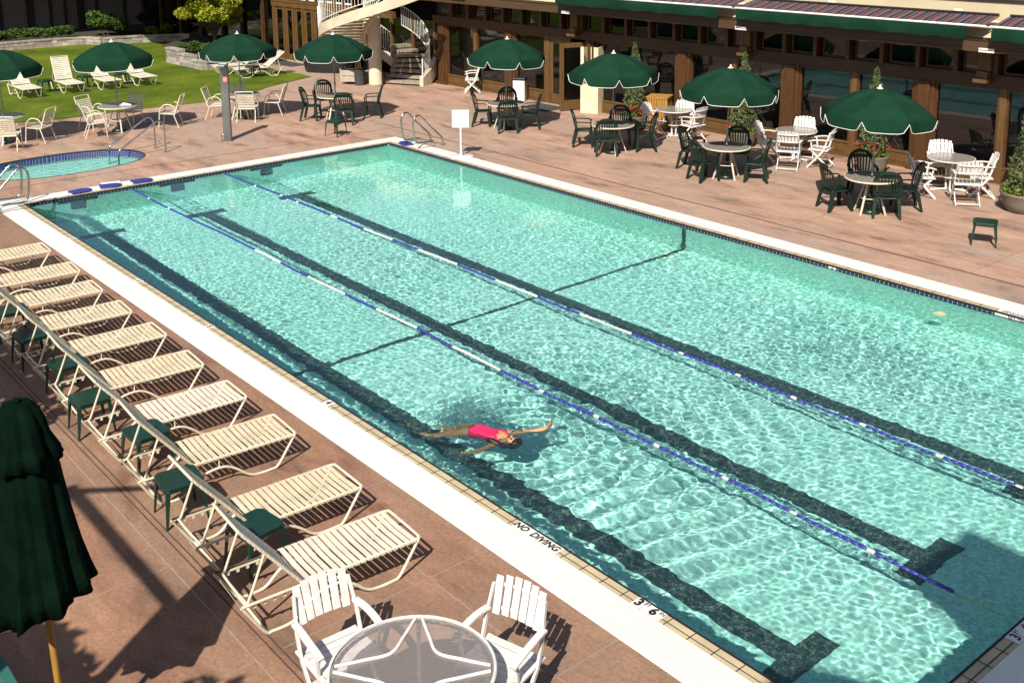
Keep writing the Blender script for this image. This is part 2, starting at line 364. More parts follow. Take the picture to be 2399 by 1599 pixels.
def tableglass_mat():
    m = bpy.data.materials.new('patterned_glass'); m.use_nodes = True; nt = m.node_tree; nt.nodes.clear(); N = nt.nodes
    tr = N.new('ShaderNodeBsdfTransparent'); tr.inputs['Color'].default_value = (.80,.77,.76,1)
    gl = N.new('ShaderNodeBsdfGlossy'); gl.inputs['Roughness'].default_value = .12; gl.inputs['Color'].default_value = (.9,.9,.95,1)
    di = N.new('ShaderNodeBsdfDiffuse'); di.inputs['Color'].default_value = (.50,.45,.42,1)
    n = N.new('ShaderNodeTexNoise'); n.inputs['Scale'].default_value = 26; n.inputs['Detail'].default_value = 3
    tc = N.new('ShaderNodeTexCoord'); nt.links.new(tc.outputs['Object'], n.inputs['Vector'])
    bp = N.new('ShaderNodeBump'); bp.inputs['Strength'].default_value = .45; bp.inputs['Distance'].default_value = .012; nt.links.new(n.outputs['Fac'], bp.inputs['Height'])
    nt.links.new(bp.outputs[0], gl.inputs['Normal'])
    fr = N.new('ShaderNodeFresnel'); fr.inputs['IOR'].default_value = 1.5; nt.links.new(bp.outputs[0], fr.inputs['Normal'])
    m1 = N.new('ShaderNodeMixShader'); m1.inputs[0].default_value = .30; nt.links.new(tr.outputs[0], m1.inputs[1]); nt.links.new(di.outputs[0], m1.inputs[2])
    m2 = N.new('ShaderNodeMixShader'); nt.links.new(fr.outputs[0], m2.inputs[0]); nt.links.new(m1.outputs[0], m2.inputs[1]); nt.links.new(gl.outputs[0], m2.inputs[2])
    o = N.new('ShaderNodeOutputMaterial'); nt.links.new(m2.outputs[0], o.inputs[0]); return m
M['table_glass'] = tableglass_mat()
M['grey_top'] = mat('grey_top', (.27,.245,.21), .25, c2=(.20,.18,.155), scale=20, spec=.6)
M['skin'] = mat('skin', (.52,.27,.14), .5, c2=(.44,.21,.10), scale=10)
M['pink_suit'] = mat('pink_suit', (.75,.02,.10), .5, c2=(.65,.015,.08), scale=10)
M['hair'] = mat('hair', (.018,.010,.007), .4, bump=.5, bscale=90)
# ================================================================== CAMERA, SUN, SKY
def look():
    q = (23.3829, -6.3799, 5.91935, 2.44486, .19619, -.00863, 2.5749)
    y, p, r = q[3:6]
    f = Vector((math.cos(y)*math.cos(p), math.sin(y)*math.cos(p), -math.sin(p)))
    rt = f.cross(Vector((0,0,1))).normalized(); up = rt.cross(f)
    rt2 = math.cos(r)*rt + math.sin(r)*up; up2 = -math.sin(r)*rt + math.cos(r)*up
    m = Matrix((rt2, up2, -f)).transposed().to_4x4(); m.translation = Vector(q[:3])
    c = bpy.data.cameras.new('camera'); o = bpy.data.objects.new('camera', c); COL.objects.link(o)
    o.matrix_world = m; c.sensor_width = 36; c.lens = q[6]*1000/2399*36; c.shift_y = -(799.5-298.04)/2399
    c.clip_end = 2000; sc.camera = o
look()
SUN_AZ, SUN_EL = rad(-55), rad(44.5)
sd = Vector((math.cos(SUN_AZ)*math.cos(SUN_EL), math.sin(SUN_AZ)*math.cos(SUN_EL), math.sin(SUN_EL)))
sl = bpy.data.lights.new('sun', 'SUN'); sl.energy = 4.6; sl.angle = rad(.5); sl.color = (1, .935, .825); sl.cycles.is_caustics_light = True
so = bpy.data.objects.new('sun', sl); COL.objects.link(so); so.rotation_euler = sd.to_track_quat('Z', 'Y').to_euler(); so.location = (0, 0, 30)
w = bpy.data.worlds.new('World'); sc.world = w; w.use_nodes = True; nt = w.node_tree
bg = nt.nodes.get('Background') or nt.nodes.new('ShaderNodeBackground')
sky = nt.nodes.new('ShaderNodeTexSky'); sky.sky_type = 'NISHITA'; sky.sun_disc = False
sky.sun_elevation = SUN_EL; sky.sun_rotation = PI/2 - SUN_AZ; sky.air_density = 1.0; sky.dust_density = 1.5
nt.links.new(sky.outputs[0], bg.inputs[0]); bg.inputs[1].default_value = .066
sc.view_settings.view_transform = 'Standard'; sc.view_settings.look = 'None'; sc.view_settings.gamma = 1
sc.view_settings.exposure = .68
sc.cycles.use_denoising = True
sc.cycles.max_bounces = 8; sc.cycles.transmission_bounces = 6; sc.cycles.transparent_max_bounces = 10
sc.cycles.caustics_refractive = True; sc.cycles.caustics_reflective = False
sc.cycles.sample_clamp_indirect = 6

# ================================================================== POOL, SPA, DECK, LAWN
L, W = 19.775, 9.036
CT, CG = .135, .55          # coping tile width, outer edge of the gutter grate
ZW = -.05
SX, SY, SA, SB = -3.28, 1.85, 1.20, 1.93     # spa centre and semi-axes
def ell(a, b, n=48, ex=2.3):
    out = []
    for k in range(n):
        t = 2*PI*k/n; c, s_ = math.cos(t), math.sin(t)
        out.append((SX + a*math.copysign(abs(c)**(2/ex), c), SY + b*math.copysign(abs(s_)**(2/ex), s_)))
    return out
LAWN = [(-10.6,-9),(-9.75,2.2),(-9.3,3.2),(-9.25,4.4),(-9.35,5.6),(-9.22,6.9),(-9.1,8.2),(-9.3,9.4),(-9.9,10.35),(-10.4,11.0),(-10.95,12.1),(-11.5,13.35),(-12.3,13.42),(-13.8,13.25),(-15.5,13.0),(-17.5,12.9),(-27.5,14.3),(-27.5,-9)]
deck_out = [(-29,-14),(32,-14),(32,24),(-29,24)]
hole = [(-CG,-CG),(-CG,W+CG),(L+CG,W+CG),(L+CG,-CG)]
spa_hole = ell(SA, SB)
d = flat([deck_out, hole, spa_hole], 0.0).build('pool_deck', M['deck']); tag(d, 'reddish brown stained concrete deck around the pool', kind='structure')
g = flat([[(-400,-400),(400,-400),(400,400),(-400,400)], deck_out], -.02).build('ground', M['soil']); tag(g, 'dark earth ground beyond the deck', kind='structure')
lw = flat([LAWN], .012); lo = lw.build('lawn', M['lawn']); tag(lo, 'sunlit green lawn beyond the deck', kind='structure')
# joints in the deck
mb = MB()
def joint(x0, y0, x1, y1, w_, mi): mb.obox((x0,y0,.0015), (x1,y1,.0015), w_, .003, mi=mi)
joint(-2.2, 10.36, 30, 10.42, .034, 0); joint(-1.62,-.9,-1.62,10.36,.018,0); joint(-2.2,10.36,-3.0,10.36,.02,0)
joint(-6,-2.79,27,-2.79,.012,1); joint(-6,-2.73,27,-2.73,.012,1)
joint(-6,-2.95,27,-2.95,.011,2); joint(14.9,-1.24,27,-1.24,.009,2)
for k in range(-2, 6): joint(12.6+1.71*k, -9, 12.6+1.71*k, -2.97, .008, 2)
for k in range(0, 6): joint(12.6+1.71*k, -2.7, 12.6+1.71*k, -CG, .008, 2)
for k in range(8): joint(-3+3.6*k, 10.45, -3+3.6*k, 15.9, .010, 3)
M['maroon'] = mat('maroon_joint', (.075,.02,.022), .8); M['dark_joint'] = mat('dark_joint', (.07,.04,.03), .9)
M['pale_joint'] = mat('pale_joint', (.30,.235,.20), .9); M['faint_joint'] = mat('faint_joint', (.27,.15,.10), .9)
tag(mb.build('deck_joint', [M['maroon'], M['dark_joint'], M['pale_joint'], M['faint_joint']], parent=d))

basin = thing('pool_basin', 'long rectangular pool basin with dark lane lines', None, (0,0,0)); tag(basin, kind='structure')
mb = MB()
prof = [(0, -1.72), (10.03, -1.42), (L, -1.07)]
vs = []
for x, z in prof: vs += [(x, 0, z), (x, W, z)]
mb.add(vs, [(0,2,3,1),(2,4,5,3)])
mb.build('pool_floor', M['plaster'], basin, caustic=True)
mb = MB(); t = .0
mb.add([(0,0,-1.72),(0,W,-1.72),(0,W,-.12),(0,0,-.12)], [(0,1,2,3)]); mb.add([(L,0,-1.07),(L,W,-1.07),(L,W,-.12),(L,0,-.12)], [(0,1,2,3)])
for y in (0, W): mb.add([(0,y,-1.72),(10.03,y,-1.42),(L,y,-1.07),(L,y,-.12),(0,y,-.12)], [(0,1,2,3,4)])
mb.build('pool_wall', M['plaster'], basin, caustic=True)
def zf(x): return (-1.72 + x*(.30/10.03)) if x < 10.03 else (-1.42 + (x-10.03)*(.35/(L-10.03)))
LY = [1.09, 3.30, 5.52]
for ly in LY:
    mb = MB(); h = .14
    def q(x0, x1, y0, y1): mb.add([(x0,y0,zf(x0)+.004),(x1,y0,zf(x1)+.004),(x1,y1,zf(x1)+.004),(x0,y1,zf(x0)+.004)], [(0,1,2,3)])
    q(1.30, 1.56, ly-.45, ly+.45); q(1.56, 10.03, ly-h, ly+h); q(10.03, L-1.56, ly-h, ly+h); q(L-1.56, L-1.28, ly-.45, ly+.45)
    mb.build('lane_line', M['lane'], basin, caustic=True)
    mb = MB()
    mb.add([(.005,ly-.42,-.13),(.005,ly+.42,-.13),(.005,ly+.42,-.36),(.005,ly-.42,-.36)], [(0,1,2,3)])
    mb.add([(.005,ly-.16,-.36),(.005,ly+.16,-.36),(.005,ly+.16,-.95),(.005,ly-.16,-.95)], [(0,1,2,3)])
    mb.build('wall_target', M['lane'], basin, caustic=True)
mb = MB(); mb.add([(9.98,0,zf(9.98)+.006),(10.08,0,zf(10.08)+.006),(10.08,W,zf(10.08)+.006),(9.98,W,zf(9.98)+.006)], [(0,1,2,3)])
for y, s_ in ((.004,1),(W-.004,1)): mb.add([(9.98,y,-.13),(10.08,y,-.13),(10.08,y,-1.42),(9.98,y,-1.42)], [(0,1,2,3)])
mb.build('slope_line', M['lane'], basin, caustic=True)
# waterline band: navy tiles with pale grout
TP = .078
mb = MB()
for (p, q_) in (((0,0),(L,0)),((0,W),(L,W)),((0,0),(0,W)),((L,0),(L,W))):
    mb.add([(p[0],p[1],-.125),(q_[0],q_[1],-.125),(q_[0],q_[1],0),(p[0],p[1],0)], [(0,1,2,3)], 0)
n = int(L/TP)
for k in range(n):
    x0 = k*TP+.004; x1 = (k+1)*TP-.004
    for y in (.003, W-.003):
        for z0, z1 in ((-.064,-.014),(-.12,-.070)): mb.add([(x0,y,z0),(x1,y,z0),(x1,y,z1),(x0,y,z1)], [(0,1,2,3)], 1)
for k in range(int(W/TP)):
    y0 = k*TP+.004; y1 = (k+1)*TP-.004
    for x in (.003, L-.003):
        for z0, z1 in ((-.064,-.014),(-.12,-.070)): mb.add([(x,y0,z0),(x,y1,z0),(x,y1,z1),(x,y0,z1)], [(0,1,2,3)], 1)
mb.build('waterline_tile', [M['white_grout'], M['navy_tile']], basin, caustic=True)
# dark nosing strip, tan coping tiles, white gutter grates
mb = MB()
mb.box(-.012, L+.012, -.012, .010, -.016, .008); mb.box(-.012, L+.012, W-.010, W+.012, -.016, .008)
mb.box(-.012, .010, .011, W-.011, -.016, .007); mb.box(L-.010, L+.012, .011, W-.011, -.016, .007)
mb.build('pool_nosing', M['ink'], basin)
mb = MB(); TG = .25603
def ct(x0, x1, y0, y1): mb.add([(x0,y0,.004),(x1,y0,.004),(x1,y1,.004),(x0,y1,.004)], [(0,1,2,3)], 0)
ct(-CT, L+CT, -CT, -.012); ct(-CT, L+CT, W+.012, W+CT); ct(-CT, -.012, -.0119, W+.0119); ct(L+.012, L+CT, -.0119, W+.0119)
def gl(x0, x1, y0, y1): mb.add([(x0,y0,.0062),(x1,y0,.0062),(x1,y1,.0062),(x0,y1,.0062)], [(0,1,2,3)], 1)
gw = .0055
for (ya, yb, s_) in ((-CT, -.012, -1), (W+.012, W+CT, 1)):
    x = (13.747 if s_ < 0 else 15.338); x -= math.floor(x/TG)*TG
    while x < L: gl(x-gw, x+gw, ya, yb); x += TG
    yj = -.088 if s_ < 0 else W+.088
    gl(-.088, L+.088, yj-gw, yj+gw)
for (xa, xb, xj) in ((-CT,-.012,-.088),(L+.012,L+CT,L+.088)):
    y = 1.944 - math.floor(1.944/TG)*TG
    while y < W: gl(xa, xb, y-gw, y+gw); y += TG
    mb.add([(xj-gw,-.088,.0066),(xj+gw,-.088,.0066),(xj+gw,W+.088,.0066),(xj-gw,W+.088,.0066)], [(0,1,2,3)], 1)
mb.build('coping_tile', [M['tan_tile'], M['grout']], basin)
def grate(cx, cy, ln, rot):
    m_ = MB(); hw = (CG-CT)/2
    m_.add([(-ln/2,-hw,.003),(ln/2,-hw,.003),(ln/2,hw,.003),(-ln/2,hw,.003)], [(0,1,2,3)], 0)
    for yy in (-hw+.010, 0, hw-.010): m_.add([(-ln/2,yy-.007,.006),(ln/2,yy-.007,.006),(ln/2,yy+.007,.006),(-ln/2,yy+.007,.006)], [(0,1,2,3)], 1)
    m_.build('gutter_grate', [M['grate'], M['white_trim']], basin, loc=(cx, cy, 0), rot=rot)
mid = (CT+CG)/2
grate(L/2, -mid, L+2*CG, 0); grate(L/2, W+mid, L+2*CG, 0)
grate(-mid, W/2, W+2*CT, PI/2); grate(L+mid, W/2, W+2*CT, PI/2)

# lettering on the coping
def text(body, size, loc, rotz=0, bold=0.0, rotx=0, shear=0.0):
    c = bpy.data.curves.new('txt', 'FONT'); c.body = body; c.size = size; c.align_x = 'CENTER'; c.align_y = 'CENTER'; c.offset = bold; c.shear = shear
    c.resolution_u = 4; c.extrude = .0005
    t_ = bpy.data.objects.new('txt', c); COL.objects.link(t_)
    dg = bpy.context.evaluated_depsgraph_get(); me = bpy.data.meshes.new_from_object(t_.evaluated_get(dg))
    bpy.data.objects.remove(t_); me.materials.clear(); me.materials.append(M['ink'])
    o = bpy.data.objects.new('lettering', me); COL.objects.link(o); o.location = loc; o.rotation_euler = (rotx, 0, rotz); return o
def marker(name, x0, x1, texts, side, label):
    """white depth marker set in the coping; side: n near edge, f far edge, e near end, w = on the far wall"""
    wd = x1 - x0; cx = (x0+x1)/2
    if side == 'n': t_ = thing(name, label, 'depth marker', (cx, -(CT+.012)/2, .0075)); ro = 0
    elif side == 'f': t_ = thing(name, label, 'depth marker', (cx, W+(CT+.012)/2, .0075)); ro = PI
    elif side == 'e': t_ = thing(name, label, 'depth marker', (L+(CT+.012)/2, cx, .0075)); ro = PI/2
    else: t_ = thing(name, label, 'depth marker', (cx, W-.005, -.040)); ro = 0
    if side == 'w':
        t_.rotation_euler = (PI/2, 0, 0); hh = .030
        m_ = MB(); m_.add([(-wd/2,-hh,0),(wd/2,-hh,0),(wd/2,hh,0),(-wd/2,hh,0)], [(0,1,2,3)]); m_.build('plate', M['sign_tile'], t_)
    else:
        t_.rotation_euler = (0, 0, ro); hh = (CT-.012)/2
        m_ = MB(); m_.add([(-wd/2,-hh,0),(wd/2,-hh,0),(wd/2,hh,0),(-wd/2,hh,0)], [(0,1,2,3)]); m_.build('plate', M['sign_tile'], t_)
        m_ = MB()
        for k in range(1, max(1, round(wd/.13))):
            xx = -wd/2 + k*wd/round(wd/.13); m_.add([(xx-.002,-hh,.001),(xx+.002,-hh,.001),(xx+.002,hh,.001),(xx-.002,hh,.001)], [(0,1,2,3)])
        if m_.v: m_.build('joint', M['grout'], t_)
    for (b_, s_, px, py, bo, sh) in texts:
        o = text(b_, s_, (px, py, .002), bold=bo, shear=sh); o.parent = t_
    return t_
K = .84
marker('depth_marker', 13.747+TG*8.22, 13.747+TG*10.72, [('NO', .112, -.235, 0, .0035, .15), ('DIVING', .112, .105, 0, .0035, .15)], 'n', 'white NO DIVING marker set in the near coping beside the nearest lounger')
marker('depth_marker', 13.747+TG*14.5, 13.747+TG*15.78, [('3', .135, -.115, 0, .006, 0), ('FT', .055, -.04, .03, .001, 0), ('6', .135, .055, 0, .006, 0), ('IN', .055, .13, .03, .001, 0)], 'n', 'white 3 FT 6 IN depth marker in the near coping beside the glass table')
for x, s_, lb in ((3.17,'5','white depth marker 5 in the near coping, farthest from the camera'),(6.30,'5','white depth marker 5 in the near coping beside the farthest loungers'),(8.96,'5','white depth marker 5 in the near coping, nearest the 4 marker'),(12.30,'4','white depth marker 4 in the near coping')):
    marker('depth_marker', x-.07, x+.07, [(s_, .12, 0, 0, .005, 0)], 'n', lb)
marker('depth_marker', 1.944-2.2+.45, 1.944-2.2+.58+.33, [('3', .125, -.16, 0, .003, 0), ('FT', .05, -.09, .03, 0, 0), ('6', .125, .03, 0, .003, 0)], 'e', 'shaded 3 FT 6 IN depth marker at the near end of the pool').location.y = 2.10
marker('depth_marker', 15.338+TG*3.05, 15.338+TG*5.8, [('NO DIVING', .11, 0, 0, .001, .1)], 'f', 'upside down NO DIVING marker on the far coping')
marker('depth_marker', 15.338+TG*3.0, 15.338+TG*6.0, [('NO  DIVING', .066, 0, 0, .001, 0)], 'w', 'NO DIVING marker on the waterline tiles of the far wall')
marker('depth_marker', 13.23, 13.38, [('4', .055, 0, 0, .001, 0)], 'w', 'small depth marker 4 on the waterline tiles of the far wall')

# water surface: many crossing ripples plus the wake of the swimmer
def water():
    dx = .021; EX, EY = 1.0, 1.25; nx, ny = int((L+EX)/dx), int((W+EY)/dx)
    X, Y = np.meshgrid(np.linspace(.004, L+EX, nx+1), np.linspace(-EY, W-.004, ny+1), indexing='ij')   # runs on a little under the deck
    r = np.random.default_rng(5); Z = np.zeros_like(X)
    for k in range(110):
        lam = .068*(1.5/.068)**(r.random()**1.45); a = r.normal(rad(20), 1.2) if k % 3 else r.random()*2*PI
        kk = 2*PI/lam; wx, wy = 3+5*r.random(), 3+5*r.random(); p1, p2 = r.random(2)*6.28
        mod = .65+.35*np.sin(X/wx*2*PI/2+p1)*np.sin(Y/wy*2*PI/2+p2)
        Z += .00086*lam**.80*mod*np.sin(kk*(X*math.cos(a)+Y*math.sin(a))+r.random()*6.28 + .8*np.sin(1.1*X+p1)*np.sin(.9*Y+p2))
    amp = .46 + .50/(1+np.exp(-(X-10.5)/2.2))
    patch = .80+.30*np.sin(.55*X+.8*Y+1.1*np.sin(.43*Y))*np.sin(.9*Y-.31*X+.6)
    Z *= amp*patch
    # swimmer's rings, strongest toward the camera
    dX, dY = X-14.25, Y-1.25; R = np.sqrt(dX*dX+dY*dY); A = np.arctan2(dY, dX)
    ring = np.exp(-((R-2.2)/1.7)**2)*(.35+.65*np.clip(np.cos(A-rad(12)), 0, 1))
    Z += .0030*ring*(.6+.4*np.sin(A*5+R))*np.sin(2*PI*R/.34+1.5*np.sin(A*2.3)+.8*np.sin(3.1*X)*np.sin(2.7*Y))
    Z += .0010*np.exp(-((R-1.0)/.7)**2)*np.sin(2*PI*R/.19+2*A)
    tX, tY = X-13.35, Y-.95; T = np.exp(-(tX/.55)**2-(tY/.38)**2)
    for k in range(14):
        lam = .09+.16*r.random(); a = r.random()*2*PI; kk = 2*PI/lam
        Z += .0008*T*np.sin(kk*(X*math.cos(a)+Y*math.sin(a))+r.random()*6.28)
    # nearly straight crests running across the near lane
    u = (X-16.4)*math.cos(rad(10))-(Y-1.3)*math.sin(rad(10))*1.0; v = (Y-1.3)
    Z += .0034*np.exp(-((u-.3)/1.5)**2-(v/1.5)**2)*(.7+.3*np.sin(4*Y+2*X))*np.sin(2*PI*u/.36+.7*np.sin(2.6*Y))
    V = np.stack([X, Y, Z+ZW], -1).reshape(-1, 3)
    i = np.arange(nx)[:, None]*(ny+1)+np.arange(ny)[None, :]
    F = np.stack([i, i+ny+1, i+ny+2, i+1], -1).reshape(-1, 4)
    me = bpy.data.meshes.new('pool_water'); me.vertices.add(len(V)); me.vertices.foreach_set('co', V.ravel())
    me.loops.add(F.size); me.loops.foreach_set('vertex_index', F.ravel()); me.polygons.add(len(F))
    me.polygons.foreach_set('loop_start', np.arange(len(F))*4); me.polygons.foreach_set('use_smooth', np.ones(len(F), bool))
    me.update(); me.materials.append(M['water'])
    o = bpy.data.objects.new('pool_water', me); COL.objects.link(o); o.cycles.is_caustics_caster = True
    tag(o, 'rippled turquoise water filling the pool', kind='structure')
water()

# spa pool
spa = thing('spa_basin', 'round edged hot tub basin with a blue tile band', None, (0,0,0)); tag(spa, kind='structure')
e0 = ell(SA, SB, 180); mb = MB(); n = len(e0)
def ring(z0, z1, sh=0.0, mi=0, sel=None):
    for k in range(n):
        a = e0[k]; b_ = e0[(k+1) % n]
        if sh: a_ = ((a[0]*(1-sh)+b_[0]*sh), (a[1]*(1-sh)+b_[1]*sh)); b2 = ((a[0]*sh+b_[0]*(1-sh)), (a[1]*sh+b_[1]*(1-sh)))
        else: a_, b2 = a, b_
        s2 = .997 if mi else 1.0
        A_ = (SX+(a_[0]-SX)*s2, SY+(a_[1]-SY)*s2); B_ = (SX+(b2[0]-SX)*s2, SY+(b2[1]-SY)*s2)
        mb.add([(*A_, z0), (*B_, z0), (*B_, z1), (*A_, z1)], [(0,1,2,3)], mi)
ring(-.45, -.0, 0, 0)
for k in range(4): ring(-.050*(k+1)+.003, -.050*k-.003 if k else -.012, .06, 1)
mb.build('spa_wall', [M['white_grout'], M['blue_tile']], spa, caustic=True)
flat([e0], -.42).build('spa_floor', M['plaster'], spa, caustic=True)
mb = MB()
for k in range(n):
    a = e0[k]; b_ = e0[(k+1) % n]; f_ = lambda p, s2: (SX+(p[0]-SX)*s2, SY+(p[1]-SY)*s2)
    A0, A1, B0, B1 = f_(a, .985), f_(a, 1.012), f_(b_, .985), f_(b_, 1.012)
    mb.add([(*A0,.006),(*B0,.006),(*B1,.006),(*A1,.006)], [(0,1,2,3)]); mb.add([(*A0,.006),(*B0,.006),(*B0,-.014),(*A0,-.014)], [(0,1,2,3)])
mb.build('spa_rim', M['grout'], spa)
nn = 90; vv = [(SX, SY, -.165)]; ff = []
rr = np.random.default_rng(2)
rings = 26
eo = ell(SA*.999, SB*.999, nn)
for j in range(1, rings+1):
    for k in range(nn):
        px = SX+(eo[k][0]-SX)*j/rings; py = SY+(eo[k][1]-SY)*j/rings
        vv.append((px, py, -.165+.003*math.sin(px*21+py*9)+.003*math.sin(py*26-px*13)+.002*math.sin(px*40)))
for k in range(nn): ff.append((0, 1+k, 1+(k+1) % nn))
for j in range(rings-1):
    for k in range(nn):
        a = 1+j*nn+k; b_ = 1+j*nn+(k+1) % nn; ff.append((a, a+nn, b_+nn, b_))
sw = MB().add(vv, ff).build('spa_water', M['water'], smooth=True); sw.cycles.is_caustics_caster = True
tag(sw, 'pale rippled water in the hot tub', kind='structure')

# ================================================================== LANE ROPES
def lane_rope(y, marks, xend, label):
    """marks: list of (x0, x1) white stretches; the rest is blue"""
    root = thing('lane_rope', label, 'lane rope', (0, y, ZW), group='lane ropes across the pool')
    pitch = .088; xs = []; x = .12
    while x < xend: xs.append(x); x += pitch
    def iswhite(c): return any(a <= c <= b_ for a, b_ in marks)
    sag = lambda x_: .016*math.sin(x_*1.1+y)+.007*math.sin(x_*3.1)
    def fl(x_):
        m_ = MB(); rr_ = .0215
        m_.lathe([(0,-.040),(rr_*.7,-.040),(rr_,-.030),(rr_,.030),(rr_*.7,.040),(0,.040)], 10)
        m_.v = [(v_[2], v_[1], v_[0]) for v_ in m_.v]; return m_
    proto = {}
    near = xs[-100:]; rest = xs[:-100]
    for c in near:
        wh = iswhite(c)
        if wh not in proto:
            o = fl(c).build('float', M['white_float'] if wh else M['blue_float'], root, smooth=True, caustic=True); proto[wh] = o
        else: o = proto[wh].copy(); COL.objects.link(o)
        o.location = (c, sag(c), .006*math.sin(c*5.3))
    big = MB()
    for c in rest:
        mi = 1 if iswhite(c) else 0; m_ = fl(c)
        big.add([(v_[0]+c, v_[1]+sag(c), v_[2]) for v_ in m_.v], m_.f, mi)
    if rest: o = big.build('far_floats', [M['blue_float'], M['white_float']], root, smooth=True, caustic=True); tag(o, kind='stuff')
    pts = [(x_, sag(x_) if x_ < xend else sag(xend)*(L-x_)/(L-xend), 0) for x_ in np.arange(0, L+.01, .15)]
    MB().tube([(p[0], p[1], p[2]) for p in pts], .006, 5).build('cable', M['rope'], root, caustic=True)
def wm(l): return [(a-.044, a+.044) for a in l]
lane_rope(2.215, wm([1.05, 2.14]) + [(5.9,6.88),(7.8,8.92),(9.86,10.86),(11.8,12.8)] + wm([13.68,14.6,15.58,16.54,17.43,18.32]), 19.2, 'blue and white lane rope nearer the loungers')
lane_rope(4.42, wm([1.65]) + wm([2.75,3.5]) + [(4.86,5.1),(6.02,7.04),(7.8,8.95),(9.98,11.08),(12.05,13.1)] + wm([14.02,14.97,15.9,16.84,17.77,18.66]), 19.3, 'blue and white lane rope nearer the green umbrellas')
# ================================================================== POOLSIDE BUILDING
B = thing('pool_building', 'long brown timber pool building with dark glass and striped awnings', 'building', (0, 16.13, 0), .026)
PX = [-6.96, -3.46, .12, 3.66, 7.10, 10.64, 14.20, 17.75]       # bay posts
PW = .50
ZB, ZK, ZG, ZC0, ZC1, ZS = 0, .32, 2.08, 2.36, 2.86, 2.93
for i, x in enumerate(PX):
    m_ = MB(); w_ = PW if i != 2 else .34
    m_.box(x-w_/2, x+w_/2, -.05, .12, 0, ZG); m_.box(x-w_/2+.10, x+w_/2-.10, -.10, -.052, 0, ZG-.02)
    m_.box(x-w_/2-.04, x+w_/2+.04, -.14, .0, 0, .10)
    m_.build('post', M['wood'], B, bevel=.006)
for x in (-.35, 5.85, 12.05):
    m_ = MB(); m_.box(x-.15, x+.15, -.40, -.12, ZG+.12, ZG+.20); m_.box(x-.12, x+.12, -.32, -.12, ZG+.201, ZG+.36); m_.box(x-.14, x+.14, -.24, -.11, ZG+.361, ZS)
    m_.build('corbel', M['wood_light'], B, bevel=.005)
    x += .35
    m_ = MB(); m_.box(x-.16, x+.16, -.93, -.887, ZS+.0, ZS+.035); m_.box(x-.16, x+.16, -.93, -.887, ZS+.05, ZS+.085)
    m_.build('lamp_bracket', M['white_trim'], B)
def pane(x0, x1, z0, z1, y=.06, par=None, name='window_pane'):
    m_ = MB(); m_.box(x0, x1, y, y+.012, z0, z1); return m_.build(name, M['glass'], par or B)
door_bay = (-3.46, .12)
for i in range(len(PX)-1):
    x0 = PX[i]+PW/2; x1 = PX[i+1]-PW/2; xm = (x0+x1)/2
    if i == 1: x1 = -1.80-.04; xm = None
    spans = [(x0, x1)] if xm is None else [(x0, xm-.075), (xm+.075, x1)]
    if i == 1: spans = [(x0, x1)]
    if xm:
        m_ = MB(); m_.box(xm-.075, xm+.075, -.02, .10, 0, ZG); m_.build('mullion', M['wood_light'], B, bevel=.004)
    for a, b_ in spans:
        pane(a+.03, b_-.03, ZK+.03, ZG-.03)
        m_ = MB(); m_.box(a, b_, .0, .08, .05, ZK); m_.box(a, b_, -.02, .09, ZK+.001, ZK+.05); m_.box(a, b_, -.05, .07, 0, .045)
        m_.box(a+.08, b_-.08, -.012, -.001, .11, ZK-.05)
        m_.build('kick_panel', M['wood_light'], B, bevel=.003)
        m_ = MB()
        m_.box(a, a+.05, -.005, .06, ZK+.051, ZG); m_.box(b_-.05, b_, -.005, .06, ZK+.051, ZG); m_.box(a+.051, b_-.051, -.005, .06, ZG-.05, ZG-.001)
        m_.build('window_frame', M['wood'], B)
# closed leaf and open leaf of the door near x=-1.8..0
def door_leaf(parent, x, y, ang, w_=.84, h=2.05):
    m_ = MB(); m_.box(0, .13, -.025, .025, .02, h); m_.box(w_-.13, w_, -.025, .025, .02, h); m_.box(.131, w_-.131, -.024, .024, h-.14, h); m_.box(.131, w_-.131, -.024, .024, .02, .32)
    d_ = m_.build('door', M['wood_light'], parent, loc=(x, y, 0), rot=ang, bevel=.003)
    g_ = MB().box(.12, w_-.12, -.006, .006, .31, h-.13).build('door_glass', M['glass'], d_)
    hnd = MB().tube([(w_-.07,-.03,.95),(w_-.07,-.08,.97),(w_-.07,-.08,1.2),(w_-.07,-.03,1.22)], .011, 6).build('handle', M['steel'], d_, smooth=True)
    return d_
m_ = MB(); m_.box(-1.80-.04, -1.62, -.03, .11, 0, ZG); m_.box(-.84, -.70, -.03, .11, 0, ZG); m_.box(-1.619, -.841, -.03, .10, 2.03, ZG-.001); m_.build('door_frame', M['wood_light'], B, bevel=.004)
door_leaf(B, -1.61, .02, 0, .76, 2.02)
door_leaf(B, -.10, .0, rad(180+72), .84, 2.02)
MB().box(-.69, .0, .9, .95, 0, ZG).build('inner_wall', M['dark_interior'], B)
# beam, clerestory, soffit, fascia, parapet, roof
XA, XB = -7.4, 22.0
MB().box(XA, XB, -.06, .15, ZG+.001, ZC0-.03).box(XA, XB, -.10, .16, ZC0-.029, ZC0).build('beam', M['wood_h'], B, bevel=.004)
x = XA+.35
m_ = MB(); k = 0; fr = MB()
while x < 21.6:
    pw = .60
    m_ = MB(); m_.box(x, x+pw, .04, .05, ZC0+.06, ZC1-.06)
    cw = MB().box(x-.05, x+pw+.05, .03, .09, ZC0+.001, ZC0+.06).box(x-.05, x+pw+.05, .03, .09, ZC1-.06, ZC1).box(x-.05, x, .03, .09, ZC0+.061, ZC1-.061).box(x+pw, x+pw+.05, .03, .09, ZC0+.061, ZC1-.061)
    f_ = cw.build('clerestory_window', M['wood'], B); m_.build('pane', M['glass'], f_)
    MB().box(x+pw+.07, x+pw+.17, -.14, .10, ZC0+.002, ZC1+.02).build('rafter_post', M['wood'], B)
    x += .885; k += 1
